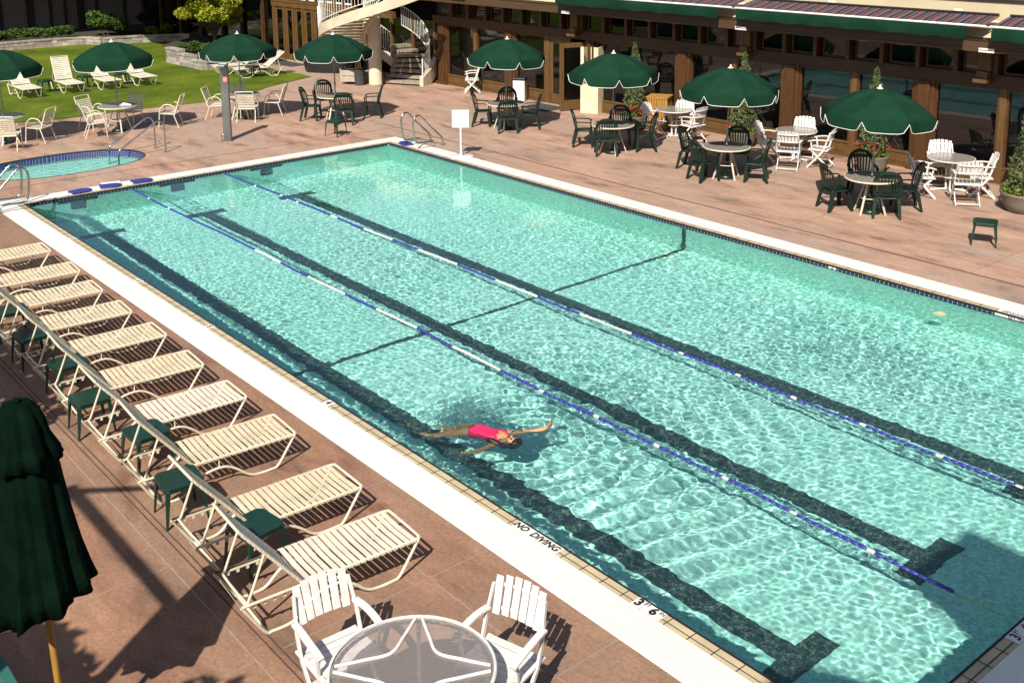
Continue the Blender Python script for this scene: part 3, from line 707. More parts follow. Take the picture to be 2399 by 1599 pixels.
MB().box(XA, XB, .11, .16, ZC0, ZS+.3).build('upper_wall', M['dark_wood'], B)
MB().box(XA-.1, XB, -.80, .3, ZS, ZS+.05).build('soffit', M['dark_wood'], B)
m_ = MB(); m_.box(XA-.1, XB, -.86, -.80, 2.93, 3.21); m_.box(XA-.1, XB, -.885, -.861, 2.93, 2.98); m_.box(XA-.1, XB, -.885, -.861, 3.17, 3.23)
m_.build('fascia', M['fascia'], B)
m_ = MB(); m_.add([(XA-.1,-.80,3.22),(XB,-.80,3.22),(XB,-.12,3.52),(XA-.1,-.12,3.52)], [(0,1,2,3)]); m_.box(XA-.1, XB, -.10, .0, 3.40, 3.90)
m_.build('parapet', M['tan'], B)
MB().box(XA-.1, XB, -.13, .10, 3.901, 3.96).build('parapet_cap', M['dark_wood'], B)
MB().box(XA-.1, XB, .0, 8, 3.60, 3.66).build('roof', M['tan'], B)
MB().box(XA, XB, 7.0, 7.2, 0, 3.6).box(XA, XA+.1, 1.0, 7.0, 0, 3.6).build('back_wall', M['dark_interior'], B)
for a0, a1 in ((-.19,6.01),(6.21,12.40),(12.58,18.8)):
    nx_ = 26; vs = []; fs = []
    for k in range(nx_+1):
        x = a0+(a1-a0)*k/nx_; sg = .018*math.sin(k*1.9)
        for j, (y, z) in enumerate(((-1.10,3.50),(-.85,3.555+sg*.6),(-.62,3.60+sg*.6),(-.42,3.64))): vs.append((x, y, z))
    for k in range(nx_):
        for j in range(3): a = k*4+j; fs.append((a, a+4, a+5, a+1))
    aw = MB().add(vs, fs).build('awning', M['awning'], B, smooth=True)
    vs = []; fs = []
    n_ = 80
    for k in range(n_+1):
        x = a0+(a1-a0-.35)*k/n_
        dz = .012*math.sin(k*.55)
        yy = -1.135+.018*math.sin(k*.43)
        vs += [(x, -1.11, 3.475), (x, yy-.02, 3.34), (x, yy, 3.205+dz)]
    for k in range(n_):
        a = 3*k; fs += [(a,a+3,a+4,a+1),(a+1,a+4,a+5,a+2)]
    MB().add(vs, fs).build('valance', M['green_cloth'], aw, smooth=True)
    MB().tube([(a0-.05,-1.11,3.485),(a1+.05,-1.11,3.485)], .024, 8).build('front_rail', M['white_trim'], aw, smooth=True)
    for xx in (a0+.05, (a0+a1)/2, a1-.05):
        MB().tube([(xx,-1.10,3.47),(xx,-.5,3.40),(xx,-.16,3.50)], .022, 6).build('awning_arm', M['white_trim'], aw, smooth=True)
    for xx in (a0+2.2, a1-.9): MB().box(xx-.09, xx+.09, -.44, -.36, 3.70, 3.74).build('wall_bracket', M['white_trim'], aw)
    MB().tube([(a0+.03,-.40,3.665),(a1-.03,-.40,3.665)], .03, 8).build('roller', M['black'], aw, smooth=True)

# left wing with tall timber doors
Wg = thing('lobby_wing', 'dark glazed lobby wing with tall brown timber doors behind the stair', 'building', (-13.75, 15.25, 0), .05)
m_ = MB()
xs = [-3.55,-2.75,-2.05,-1.35,-.65,.05,.75,1.45,2.2]
for x in xs[:]: MB().box(x-.11, x+.11, -.05, .07, 0, 2.12).box(x-.04, x+.04, -.10, -.052, 0, 2.1).build('post', M['wood_light'], Wg, bevel=.004)
for a, b_ in zip(xs[:-1], xs[1:]):
    f_ = MB().box(a+.111, a+.19, -.02, .03, 0, 2.1).box(b_-.19, b_-.111, -.02, .03, 0, 2.1).box(a+.191, b_-.191, -.02, .03, .02, .24).box(a+.191, b_-.191, -.02, .03, 2.0, 2.1).build('door', M['wood_light'], Wg)
    MB().box(a+.18, b_-.18, .0, .008, .23, 2.01).build('door_glass', M['glass'], f_)
MB().box(-3.7, 4.5, -.07, .12, 2.121, 2.32).box(-3.7, 4.5, -.09, .1, 2.321, 2.36).build('beam', M['wood_light'], Wg)
for k in range(9):
    x = -3.5+.62*k
    f_ = MB().box(x-.05, x+.0, .0, .06, 2.361, 2.8).box(x+.45, x+.5, .0, .06, 2.361, 2.8).box(x+.001, x+.449, .0, .06, 2.361, 2.40).build('clerestory_window', M['wood_light'], Wg)
    MB().box(x, x+.45, .03, .04, 2.40, 2.8).build('pane', M['glass'], f_)
    MB().box(x+.04, x+.41, .015, .029, 2.44, 2.50).build('window_bar', M['white_trim'], f_)
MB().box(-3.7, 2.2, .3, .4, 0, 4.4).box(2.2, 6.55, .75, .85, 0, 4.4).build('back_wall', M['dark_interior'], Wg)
MB().box(-16, 7, -.2, 3.5, 2.9, 3.0).box(-16, -3.9, -4.2, -.21, 3.35, 3.5).build('roof', M['dark_wood'], Wg)
for x in (-4.55,-6.3,-8.0,-10.0,-12,-14): MB().box(x-.07, x+.07, -.05, .07, 0, 3.3).build('mullion', M['wood'], Wg)
MB().box(-16, -3.7, .09, .12, 0, 3.3).build('glass_wall', M['glass'], Wg)
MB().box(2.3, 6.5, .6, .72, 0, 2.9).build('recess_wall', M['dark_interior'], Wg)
for x in (2.5, 3.75, 5.0): MB().box(x, x+1.1, .57, .59, .35, 2.1).build('window_pane', M['glass'], Wg)
for x in (2.42, 3.66, 4.92, 6.16): MB().box(x-.06, x+.06, .50, .60, 0, 2.3).build('mullion', M['wood_light'], Wg)

# ------------------------------------------------------------------ spiral stair
S = thing('spiral_stair', 'curved exterior stair with cream stringer, thin white railing and concrete steps', 'staircase', (0,0,0))
cx, cy, R0, z230, kk = -8.095, 14.621, 2.489, 1.529, .754
def outer(th, dz=0, dr=0):
    r_ = R0+dr; return Vector((cx+r_*math.cos(th), cy+r_*math.sin(th), z230+kk*(th-rad(230))+dz))
ths = [rad(a) for a in np.arange(130, 352, 4)]
vs = []; fs = []
for t_ in ths:
    vs += [outer(t_), outer(t_, .34), outer(t_, .34, -.10), outer(t_, 0, -.10)]
for k in range(len(ths)-1):
    a = 4*k
    for j in range(4): fs.append((a+j, a+4+j, a+4+(j+1) % 4, a+(j+1) % 4))
fs += [(0,1,2,3)]; n_ = 4*(len(ths)-1); fs.append((n_+3,n_+2,n_+1,n_))
MB().add(vs, fs).build('outer_stringer', M['stucco'], S, smooth=True)
vs = []; fs = []
for t_ in ths: vs += [outer(t_, 0.02, -1.5), outer(t_, .36, -1.5), outer(t_, .36, -1.6), outer(t_, 0.02, -1.6)]
for k in range(len(ths)-1):
    a = 4*k
    for j in range(4): fs.append((a+j, a+4+j, a+4+(j+1) % 4, a+(j+1) % 4))
MB().add(vs, fs).build('inner_stringer', M['stucco'], S, smooth=True)
a = 132
while a < 348:
    t0, t1 = rad(a), rad(a+9.5); z = z230+kk*(rad(a)-rad(230))+.26
    P_ = [outer(t0,0,-.101), outer(t1,0,-.101), outer(t1,0,-1.499), outer(t0,0,-1.499)]
    m_ = MB(); m_.add([(p.x,p.y,z-.05) for p in P_]+[(p.x,p.y,z) for p in P_], [(3,2,1,0),(4,5,6,7),(0,1,5,4),(1,2,6,5),(2,3,7,6),(3,0,4,7)])
    m_.build('step', M['stucco'], S); a += 9.8
# lower flight: straight steps that rise away from the deck
p0 = Vector((-8.40, 14.36, 0)); p1 = Vector((-7.02, 15.03, 0)); al = (p1-p0).normalized(); up_ = Vector((-.44,.90,0)).normalized()
ang = 0; base = (p0+p1)/2
for k in range(8):
    w_ = 1.50; z = .15*(k+1)
    turn = rad(max(0, (k-2))*11); dr = Vector((up_.x*math.cos(turn)-up_.y*math.sin(turn), up_.x*math.sin(turn)+up_.y*math.cos(turn), 0)); sdv = Vector((dr.y,-dr.x,0))
    c_ = base + Vector((0,0,0))
    q_ = [c_-sdv*w_/2, c_+sdv*w_/2, c_+sdv*w_/2+dr*.34, c_-sdv*w_/2+dr*.34]
    m_ = MB(); m_.add([(p.x,p.y,z-.10) for p in q_]+[(p.x,p.y,z) for p in q_], [(3,2,1,0),(4,5,6,7),(0,1,5,4),(1,2,6,5),(2,3,7,6),(3,0,4,7)])
    st_ = m_.build('step', M['step_concrete'], S)
    q2 = [c_-sdv*w_/2+dr*.02, c_-sdv*w_/2+sdv*.14+dr*.02, c_-sdv*w_/2+sdv*.14+dr*.3, c_-sdv*w_/2+dr*.3]
    m_ = MB(); m_.add([(p.x,p.y,0) for p in q2]+[(p.x,p.y,z-.051) for p in q2], [(3,2,1,0),(4,5,6,7),(0,1,5,4),(1,2,6,5),(2,3,7,6),(3,0,4,7)]); m_.build('step_support', M['step_concrete'], st_)
    base = base + dr*.27
# little end wall at the foot of the flight and curved side wall
e_ = Vector((-7.06, 15.06, 0))
m_ = MB(); m_.obox(e_+Vector((0,0,.0))-up_*.05, e_+up_*.45, .13, .01, mi=0); m_ = MB()
pp = [e_-up_*.06+al*.05, e_+up_*.5+al*.05, e_+up_*1.0+al*.0, e_+up_*1.5-al*.2]
hs_ = [.30,.52,.78,1.05]
for k in range(3):
    a, b_ = pp[k], pp[k+1]; n_ = (b_-a).normalized().cross(Vector((0,0,1)))*.07
    zb = [0,.0,.25,.5]
    m_.add([(a-n_+Vector((0,0,zb[k]))), (a+n_+Vector((0,0,zb[k]))), (b_+n_+Vector((0,0,zb[k+1]))), (b_-n_+Vector((0,0,zb[k+1]))), (a-n_+Vector((0,0,hs_[k]))), (a+n_+Vector((0,0,hs_[k]))), (b_+n_+Vector((0,0,hs_[k+1]))), (b_-n_+Vector((0,0,hs_[k+1])))], [(3,2,1,0),(4,5,6,7),(0,1,5,4),(1,2,6,5),(2,3,7,6),(3,0,4,7)])
m_.build('side_wall', M['stucco'], S)
# railings
def railing(pts, h, name='railing', r=.0105, nb=1, low=.12):
    m_ = MB(); up = [Vector(p)+Vector((0,0,h)) for p in pts]; lo_ = [Vector(p)+Vector((0,0,low)) for p in pts]
    m_.tube(up, r*1.5, 6); m_.tube(lo_, r*1.2, 6)
    for k in range(0, len(pts), nb): m_.tube([lo_[k], up[k]], r*.7, 5)
    return m_.build(name, M['white_trim'], S, smooth=True)
railing([outer(t_, .34, -.05) for t_ in [rad(a) for a in np.arange(196, 352, 3)]], .86)
MB().tube([outer(rad(228), -.0, .02), outer(rad(228), 1.2, .02)], .035, 8).build('rail_post', M['white_trim'], S, smooth=True)
railing([outer(t_, .36, -1.55) for t_ in [rad(a) for a in np.arange(150, 352, 5)]], .86)
rp = arc([(-7.02,15.10,.0),(-7.2,15.5,.30),(-7.55,15.80,.60),(-8.1,16.0,1.0),(-8.75,16.02,1.35),(-9.3,15.85,1.62)], 7)
railing(rp, .95, low=.25)
MB().tube([(-7.02,15.1,.25),(-6.98,15.08,.7),(-7.03,15.12,.95)], .02, 6).build('rail_post', M['white_trim'], S, smooth=True)
MB().tube([outer(t_, .34, -.75)+Vector((0,0,.0)) for t_ in (rad(348), rad(356), rad(362))], .01, 4).build('stair_rod', M['white_trim'], S)
ld = MB(); ld.box(-6.6, -4.5, 14.9, 17.2, 3.28, 3.42); ld.build('landing', M['stucco'], S)
P1_ = thing('pillar', 'round cream concrete pillar holding up the spiral stair', 'pillar', (-8.23, 13.99, 0))
MB().lathe([(0,0),(.235,0),(.235,.02),(.225,.04),(.225,2.62),(0,2.62)], 32).build('shaft', M['stucco'], P1_, smooth=True)
MB().lathe([(.235,0),(.242,.0),(.242,.05),(.235,.06)], 32).build('base_ring', M['step_concrete'], P1_, smooth=True)

# ------------------------------------------------------------------ block garden walls
def blockwall(name, label, pts, h, t_=.25, bl=.36, bh=.14, group=None):
    m_ = MB(); root = thing(name, label, 'wall', group=group); cp = MB()
    for a, b_, hh in [(pts[i], pts[i+1], h[i]) for i in range(len(pts)-1)]:
        A = Vector((*a, 0)); Bv = Vector((*b_, 0)); dv = (Bv-A); ln = dv.length; dv.normalize(); nrm = Vector((-dv.y, dv.x, 0))
        rows = max(1, int(round(hh/bh)))
        for r_ in range(rows):
            s_ = -(bl/2 if r_ % 2 else 0)
            while s_ < ln:
                x0 = max(s_, 0)+.004; x1 = min(s_+bl, ln)-.004; s_ += bl
                if x1-x0 < .03: continue
                jt = rng.uniform(-.012,.012)
                q_ = [A+dv*x0-nrm*(t_/2+jt), A+dv*x1-nrm*(t_/2+jt), A+dv*x1+nrm*(t_/2-jt), A+dv*x0+nrm*(t_/2-jt)]
                z0, z1 = r_*bh+.002, (r_+1)*bh-.004
                m_.add([(p.x,p.y,z0) for p in q_]+[(p.x,p.y,z1) for p in q_], [(3,2,1,0),(4,5,6,7),(0,1,5,4),(1,2,6,5),(2,3,7,6),(3,0,4,7)])
        s_ = 0
        while s_ < ln:
            x0 = s_+.003; x1 = min(s_+.5, ln)-.003; s_ += .5
            q_ = [A+dv*x0-nrm*(t_/2+.025), A+dv*x1-nrm*(t_/2+.025), A+dv*x1+nrm*(t_/2+.025), A+dv*x0+nrm*(t_/2+.025)]
            z0, z1 = rows*bh, rows*bh+.07
            cp.add([(p.x,p.y,z0) for p in q_]+[(p.x,p.y,z1) for p in q_], [(3,2,1,0),(4,5,6,7),(0,1,5,4),(1,2,6,5),(2,3,7,6),(3,0,4,7)])
    m_.build('block_course', M['stone'], root); cp.build('cap', M['stone'], root)
    return root
blockwall('block_wall', 'long low grey block wall edging the back of the lawn', [(-28.6,2.0),(-28.2,5.5),(-27.9,7.4),(-27.9,9.5),(-27.5,10.9),(-26.5,11.25),(-26.3,13.0),(-25.6,14.6),(-24.6,15.4)], [.28]*8)
blockwall('planter_wall', 'stepped grey block planter wall beside the maple tree', [(-18.9,11.15),(-17.74,11.20),(-16.7,11.24),(-15.8,11.25),(-15.8,12.6)], [.56,.42,.30,.30])
bed = flat([[(-21.9,12.1),(-18.8,11.3),(-15.85,11.35),(-15.85,14.6),(-24.5,15.3)]], .36).build('planting_bed', M['soil']); tag(bed, 'dark soil bed under the maple tree', kind='structure')
hb = flat([[(-28.0,2),(-27.9,9.5),(-27.5,11),(-26.4,11.4),(-26.2,13),(-25.4,14.6),(-26,17.5),(-34,17.5),(-34,2)]], .24).build('hedge_bed', M['soil']); tag(hb, 'dark soil bed behind the low block wall', kind='structure')

# ------------------------------------------------------------------ foliage
def leaves(n_, fn, size, seed=1, flatn=.5):
    r_ = np.random.default_rng(seed); out = MB(); vs = []; fs = []
    for k in range(n_):
        p = fn(r_)
        if p is None: continue
        s_ = size*(.6+.8*r_.random()); a = r_.normal(size=3); a[2] *= flatn; b_ = r_.normal(size=3); b_[2] *= flatn
        a /= np.linalg.norm(a)+1e-9; b_ -= a*np.dot(a, b_); b_ /= np.linalg.norm(b_)+1e-9
        c_ = np.array(p); i = len(vs)
        vs += [tuple(c_-a*s_), tuple(c_+b_*s_*.5), tuple(c_+a*s_), tuple(c_-b_*s_*.5)]; fs.append((i, i+1, i+2, i+3))
    m_ = MB(); m_.v = vs; m_.f = fs; m_.m = [0]*len(fs); return m_
def build_leaves(m_, name, mt, parent=None, loc=None):
    me = bpy.data.meshes.new(name); me.from_pydata(m_.v, [], m_.f); me.materials.append(mt)
    o = bpy.data.objects.new(name, me); COL.objects.link(o)
    if parent: o.parent = parent
    if loc: o.location = loc
    return o
def clump_fn(clumps, shell=.55):
    def fn(r_):
        c = clumps[r_.integers(len(clumps))]
        d = r_.normal(size=3); d /= np.linalg.norm(d); rr_ = (shell+(1-shell)*r_.random()**.6) if r_.random() < .8 else r_.random()
        return (c[0]+d[0]*c[3]*rr_, c[1]+d[1]*c[3]*rr_, c[2]+d[2]*c[3]*.62*rr_)
    return fn
# maple with layered yellow-green crown
mt_ = thing('maple_tree', 'yellow green maple tree with layered crown at the lawn corner', 'tree', (-18.9, 13.1, .36))
tr = MB(); limbs = []
rr = random.Random(4)
tr.tube(arc([(0,0,0),(.03,.02,.35),(.0,.08,.6)], 4), [.075]*4+[.06]*5, 8)
clumps = []
for k in range(11):
    a = 2*PI*k/11+rr.uniform(-.2,.2); r_ = rr.uniform(.75,1.3); zt = rr.uniform(.9,2.1)
    e1 = (math.cos(a)*r_, math.sin(a)*r_, zt)
    tr.tube(arc([(0,.05,.5),(math.cos(a)*r_*.45, math.sin(a)*r_*.45, .6+zt*.35), e1], 4), [.045,.042,.04,.036,.03,.025,.02,.015,.012], 6)
    clumps.append((*e1, rr.uniform(.36,.52)))
for k in range(14):
    a = rr.uniform(0, 2*PI); r_ = rr.uniform(.1,1.15); z = 2.35-.85*r_**1.5+rr.uniform(-.35,.3); clumps.append((math.cos(a)*r_, math.sin(a)*r_, z, rr.uniform(.30,.46)))
tr.build('trunk', M['bark'], mt_, smooth=True)
build_leaves(leaves(15000, clump_fn(clumps, .6), .048, 3, .35), 'crown', M['maple_leaf'], mt_)
def shrub(name, label, cat, loc, rx, ry, h, n_, size, mt, seed, group=None, lumps=9):
    o = thing(name, label, cat, loc, 0, group); r_ = random.Random(seed); cl = []
    for k in range(lumps):
        cl.append((r_.uniform(-rx,rx)*.7, r_.uniform(-ry,ry)*.7, h*r_.uniform(.35,.75), min(max(rx,.25),max(ry,.25),h)*r_.uniform(.4,.62)))
    build_leaves(leaves(n_, clump_fn(cl, .5), size, seed), 'foliage', mt, o)
    s_ = MB()
    for k in range(5):
        c = cl[k % len(cl)]; s_.tube([(c[0]*.3, c[1]*.3, 0), (c[0]*.7, c[1]*.7, c[2]*.6), (c[0], c[1], c[2])], [.02,.015,.008], 5)
    s_.build('stem', M['bark'], o); return o
shrub('low_shrub', 'low dark green shrub spilling over the stepped planter wall', 'shrub', (-18.2,11.9,.36), .95,.45,.5, 3500,.045,M['hedge_leaf'],11)
hy = 3.0; seed = 20
hd = thing('hedge', 'long leafy green hedge behind the low block wall', 'hedge', (-28.6, 6.6, .24))
cl = [(random.Random(i).uniform(-.3,.3), -4.4+.33*i, .32+.08*random.Random(i+50).random(), .36) for i in range(26)]
build_leaves(leaves(9000, clump_fn(cl,.5), .06, 8), 'foliage', M['hedge_leaf'], hd)
sm = MB()
for i in range(0, 26, 3): sm.tube([(0,-4.4+.33*i,0),(0,-4.4+.33*i,.3)], .02, 5)
sm.build('stem', M['bark'], hd)
shrub('bush', 'tall rounded bright green bush behind the low block wall', 'bush', (-28.1,12.1,.24), .7,.7,1.35, 4500,.075,M['hedge_leaf'],31)
shrub('bush', 'small yellowish bush at the right end of the low block wall', 'bush', (-26.9,14.3,.24), .5,.9,.45, 1800,.05,M['green_leaf'],32)
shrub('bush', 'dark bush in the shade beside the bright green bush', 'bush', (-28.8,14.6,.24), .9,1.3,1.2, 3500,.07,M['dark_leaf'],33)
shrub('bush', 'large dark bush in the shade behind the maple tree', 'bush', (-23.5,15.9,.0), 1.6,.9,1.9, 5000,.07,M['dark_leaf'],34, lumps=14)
# far building behind the hedge
FB = thing('garden_building', 'dark shaded low building with tall panels behind the hedge', 'building', (-32.2, 10, 0))
ys = [-7.6,-6.2,-5.1,-3.9,-2.7,-1.45,-.1,.85,1.55,2.3,3.1,4.5,5.6,6.8,8.0]
for a, b_ in zip(ys[:-1], ys[1:]): MB().box(-.06, .0, a+.06, b_-.06, 0, 3.6).build('wall_panel', M['brick_panel'], FB)
for k, y in enumerate(ys): MB().box(-.12, .08, y-(.06 if k % 3 else .17), y+(.06 if k % 3 else .17), 0, 3.6).build('post', M['dark_post'], FB)
MB().box(-3, 3.4, -10, 10, 3.6, 3.8).build('roof', M['dark_wood'], FB)
MB().box(-.3, -.13, -10, 10, 0, 3.6).build('back_wall', M['dark_post'], FB)
# trees beyond
def bigtree(label, loc, h, r_, seed, mt, n_=5000, group=None):
    o = thing('shade_tree', label, 'tree', loc, 0, group); q_ = random.Random(seed); cl = []
    t_ = MB(); t_.tube(arc([(0,0,0),(.1,.05,h*.3),(0,.1,h*.6)], 4), [.2,.18,.16,.15,.14,.13,.12,.11,.10], 8)
    for k in range(16):
        a = q_.uniform(0,2*PI); rr_ = r_*q_.uniform(.2,.9); z = h*q_.uniform(.5,.95)
        cl.append((math.cos(a)*rr_, math.sin(a)*rr_, z, r_*q_.uniform(.28,.42)))
        if k < 7: t_.tube([(0,.05,h*.45),(math.cos(a)*rr_*.5, math.sin(a)*rr_*.5, h*.45+(z-h*.45)*.6),(math.cos(a)*rr_, math.sin(a)*rr_, z)], [.07,.05,.02], 5)
    t_.build('trunk', M['bark'], o, smooth=True)
    build_leaves(leaves(n_, clump_fn(cl,.45), .11, seed), 'crown', mt, o); return o
bigtree('tall leafy tree beyond the roof at the top right corner', (14.2, 26.8, 0), 6.6, 2.6, 41, M['green_leaf'], 6000)
# ================================================================== FURNITURE (each faces +Y, origin on the floor)
def resin_chair():
    t = thing('garden_armchair', 'x', 'armchair')
    G = M['green_plastic']
    m_ = MB(); n_ = 8
    vs = []; fs = []
    for i in range(n_+1):
        for j in range(n_+1):
            u = i/n_-.5; v = j/n_-.5; wd = .44-.04*(v < 0)*abs(v)*2
            vs.append((u*wd, v*.43+.02, .405+.03*(u*2)**2*.5+.015*v-.03*(max(0, v-.4)*8)**2*.3))
    for i in range(n_):
        for j in range(n_): a = i*(n_+1)+j; fs.append((a, a+n_+1, a+n_+2, a+1))
    m_.add(vs, fs); o = m_.build('seat', G, t, smooth=True); md = o.modifiers.new('s', 'SOLIDIFY'); md.thickness = .02
    # arched back with slats
    m_ = MB(); yb = lambda z: -.19-(z-.42)*.25
    def bp(x, z): return (x, yb(z)+.05*abs(x/.22)**2, z)
    rim = [(-.215,.42),(-.235,.55),(-.245,.68),(-.225,.79),(-.165,.875),(-.085,.915),(0,.925),(.085,.915),(.165,.875),(.225,.79),(.245,.68),(.235,.55),(.215,.42)]
    pts = arc([bp(*p) for p in rim], 3)
    for a, b_ in zip(pts[:-1], pts[1:]): m_.obox(a, b_, .024, .062, up=(0, 1, .0) if False else (0,.1,1) if abs((b_-a).z) < abs((b_-a).x) else (1,0,0), mi=0)
    for k in range(7):
        x = (k-3)*.057; zt = .885-.75*x*x*2.2
        m_.obox(bp(x*.86, .44), bp(x*1.1, zt), .030, .012, up=(0,1,.2))
    m_.obox(bp(-.2,.45), bp(.2,.45), .02, .05); m_.obox(bp(-.19,.83), bp(.19,.83), .016, .07)
    m_.build('backrest', G, t, smooth=False)
    for s_ in (-1, 1):
        m_ = MB(); ap = arc([bp(.24*s_,.66), (.27*s_,-.12,.655), (.275*s_,.05,.65), (.27*s_,.18,.635), (.255*s_,.22,.60)], 4)
        for a, b_ in zip(ap[:-1], ap[1:]): m_.obox(a, b_, .055, .018)
        m_.obox((.262*s_,.205,.62), (.235*s_,.21,.40), .045, .03, up=(0,1,0)); m_.build('armrest', G, t)
        for yy, y2, tt in ((.20,.235,.055),(-.18,-.27,.055)):
            m_ = MB(); m_.obox((.215*s_, yy, .40), (.250*s_, y2, 0), tt+.02, .045, up=(0,1,0), w1=.048, t1=.038)
            m_.obox((.235*s_, yy*.9, .40), (.262*s_, y2*.97, .0), .014, .075, up=(0,1,0), w1=.012, t1=.05); m_.build('leg', G, t)
    return t
def stool():
    t = thing('side_table', 'x', 'side table'); G = M['stool_plastic']
    m_ = MB(); h = .42; a = .205
    m_.prism([(-a,-a+.05),(-a+.05,-a),(a-.05,-a),(a,-a+.05),(a,a-.05),(a-.05,a),(-a+.05,a),(-a,a-.05)], h-.022, h)
    m_.prism([(-a+.01,-a+.05),(-a+.05,-a+.01),(a-.05,-a+.01),(a-.01,-a+.05),(a-.01,a-.05),(a-.05,a-.01),(-a+.05,a-.01),(-a+.01,a-.05)], h-.06, h-.0221)
    m_.build('tabletop', G, t, bevel=.008)
    for sx in (-1,1):
        for sy in (-1,1):
            m_ = MB(); x, y = .172*sx, .172*sy; e = .215
            m_.add([(x-.03*sx,y+.012*sy,h-.05),(x+.018*sx,y+.018*sy,h-.05),(x+.018*sx,y-.03*sy,h-.05),(x+.0*sx,y-.02*sy,h-.05),(x-.02*sx,y,h-.05),
                    (e*sx-.02*sx,e*sy,0),(e*sx,e*sy,0),(e*sx,e*sy-.02*sy,0),(e*sx-.008*sx,e*sy-.018*sy,0),(e*sx-.018*sx,e*sy-.008*sy,0)],
                   [(0,1,2,3,4),(9,8,7,6,5),(0,5,6,1),(1,6,7,2),(2,7,8,3),(3,8,9,4),(4,9,5,0)])
            m_.build('leg', G, t)
    return t
def chaise(back_deg=51, strap='cream_strap', blen=.84):
    t = thing('sun_lounger', 'x', 'sun lounger'); C = M['cream_metal']; hw = .295; z = .33; r_ = .0135
    yh, ye = -1.14, -1.715
    m_ = MB()
    m_.tube(arc([(-hw,-.06,z),(-hw+.015,-.015,z),(-hw+.06,0,z),(hw-.06,0,z),(hw-.015,-.015,z),(hw,-.06,z)], 3)+[Vector((hw,ye,z)), Vector((-hw,ye,z))], r_, 8, closed=True)
    for y in (-.62, yh): m_.tube([(-hw,y,z-.02),(hw,y,z-.02)], r_*.8, 6)
    m_.build('frame', C, t, smooth=True)
    for s_ in (-1, 1):
        x = hw*s_
        m_ = MB(); m_.tube(arc([(x,-.02,z),(x,-.13,.17),(x,-.23,.035),(x,-.30,.014),(x,-.48,.014),(x,-.58,.05),(x,-.68,.135),(x,-.80,.205),(x,-.92,.215),(x,-1.04,.19),(x,-1.15,.12),(x,-1.24,.04),(x,-1.32,.014),(x,-1.46,.014),(x,-1.51,.02),(x,-1.60,.15),(x,ye,z)], 3), r_, 7)
        m_.tube([(x,-.88,.215),(x,-.88,z)], .008, 5); m_.build('leg', C, t, smooth=True)
        rk = MB(); 
        for k in range(4): rk.box(x-.005-.012*s_, x+.005-.012*s_, -1.34-.09*k, -1.315-.09*k, z-.05, z-.012)
        rk.box(x-.006-.012*s_, x+.006-.012*s_, -1.66, -1.30, z-.018, z-.004); rk.build('notch_rack', C, t)
    m_ = MB(); m_.tube([(-hw,-1.505,.018),(hw,-1.505,.018)], r_, 7); m_.build('floor_bar', C, t, smooth=True)
    def slats(n_, y0, y1, zz, gapf=.80, seed=1):
        r2 = random.Random(seed); q_ = MB(); p_ = (y1-y0)/n_
        for k in range(n_):
            ya = y0+p_*k+abs(p_)*(1-gapf)/2*(1 if p_ > 0 else -1)+r2.uniform(-.003,.003); yb_ = ya+p_*gapf
            e = hw+r_+.002; zt = zz+r_+.001
            xs = [(-e,zz-r_),( -e,zz+r_*.6),(-hw+.01,zt),(0,zt-.012),(hw-.01,zt),(e,zz+r_*.6),(e,zz-r_)]
            vs = [(a, y, c) for y in (ya, yb_) for a, c in xs]; n2 = len(xs)
            q_.add(vs, [(i, i+1, n2+i+1, n2+i) for i in range(n2-1)])
        return q_
    st = slats(17, -.045, yh+.01, z, .76).build('seat_straps', M[strap], t); md = st.modifiers.new('s', 'SOLIDIFY'); md.thickness = .004
    # back panel, hinged at yh
    bk = MB(); a = rad(back_deg)
    bk.tube(arc([(-hw+.02,0,0),(-hw+.02,-blen+.06,0),(-hw+.035,-blen+.015,0),(-hw+.08,-blen,0),(hw-.08,-blen,0),(hw-.035,-blen+.015,0),(hw-.02,-blen+.06,0),(hw-.02,0,0)], 3), r_, 8)
    b_ = bk.build('backrest', C, t, smooth=True, loc=(0, yh-.02, z+.005), rot=(-a, 0, 0))
    s2 = slats(12, -.03, -blen+.03, 0, .78, 2)
    s2.v = [(v[0]*(hw-.02)/hw, v[1], v[2]) for v in s2.v]
    bs = s2.build('back_straps', M[strap], b_); md = bs.modifiers.new('s', 'SOLIDIFY'); md.thickness = .004
    # prop loop from the back down to the rack
    if back_deg > 20:
        t_ = .60*blen; py, pz = yh-.02-t_*math.cos(a), z+t_*math.sin(a); hx = hw-.035
        ry = max(-1.66, py-.22); m_ = MB()
        m_.tube(arc([(-hx,py,pz),(-hx,ry+.03,z+.03),(-hx+.03,ry,z+.005),(hx-.03,ry,z+.005),(hx,ry+.03,z+.03),(hx,py,pz)], 3), r_*.85, 7)
        m_.build('back_prop', C, t, smooth=True)
    return t
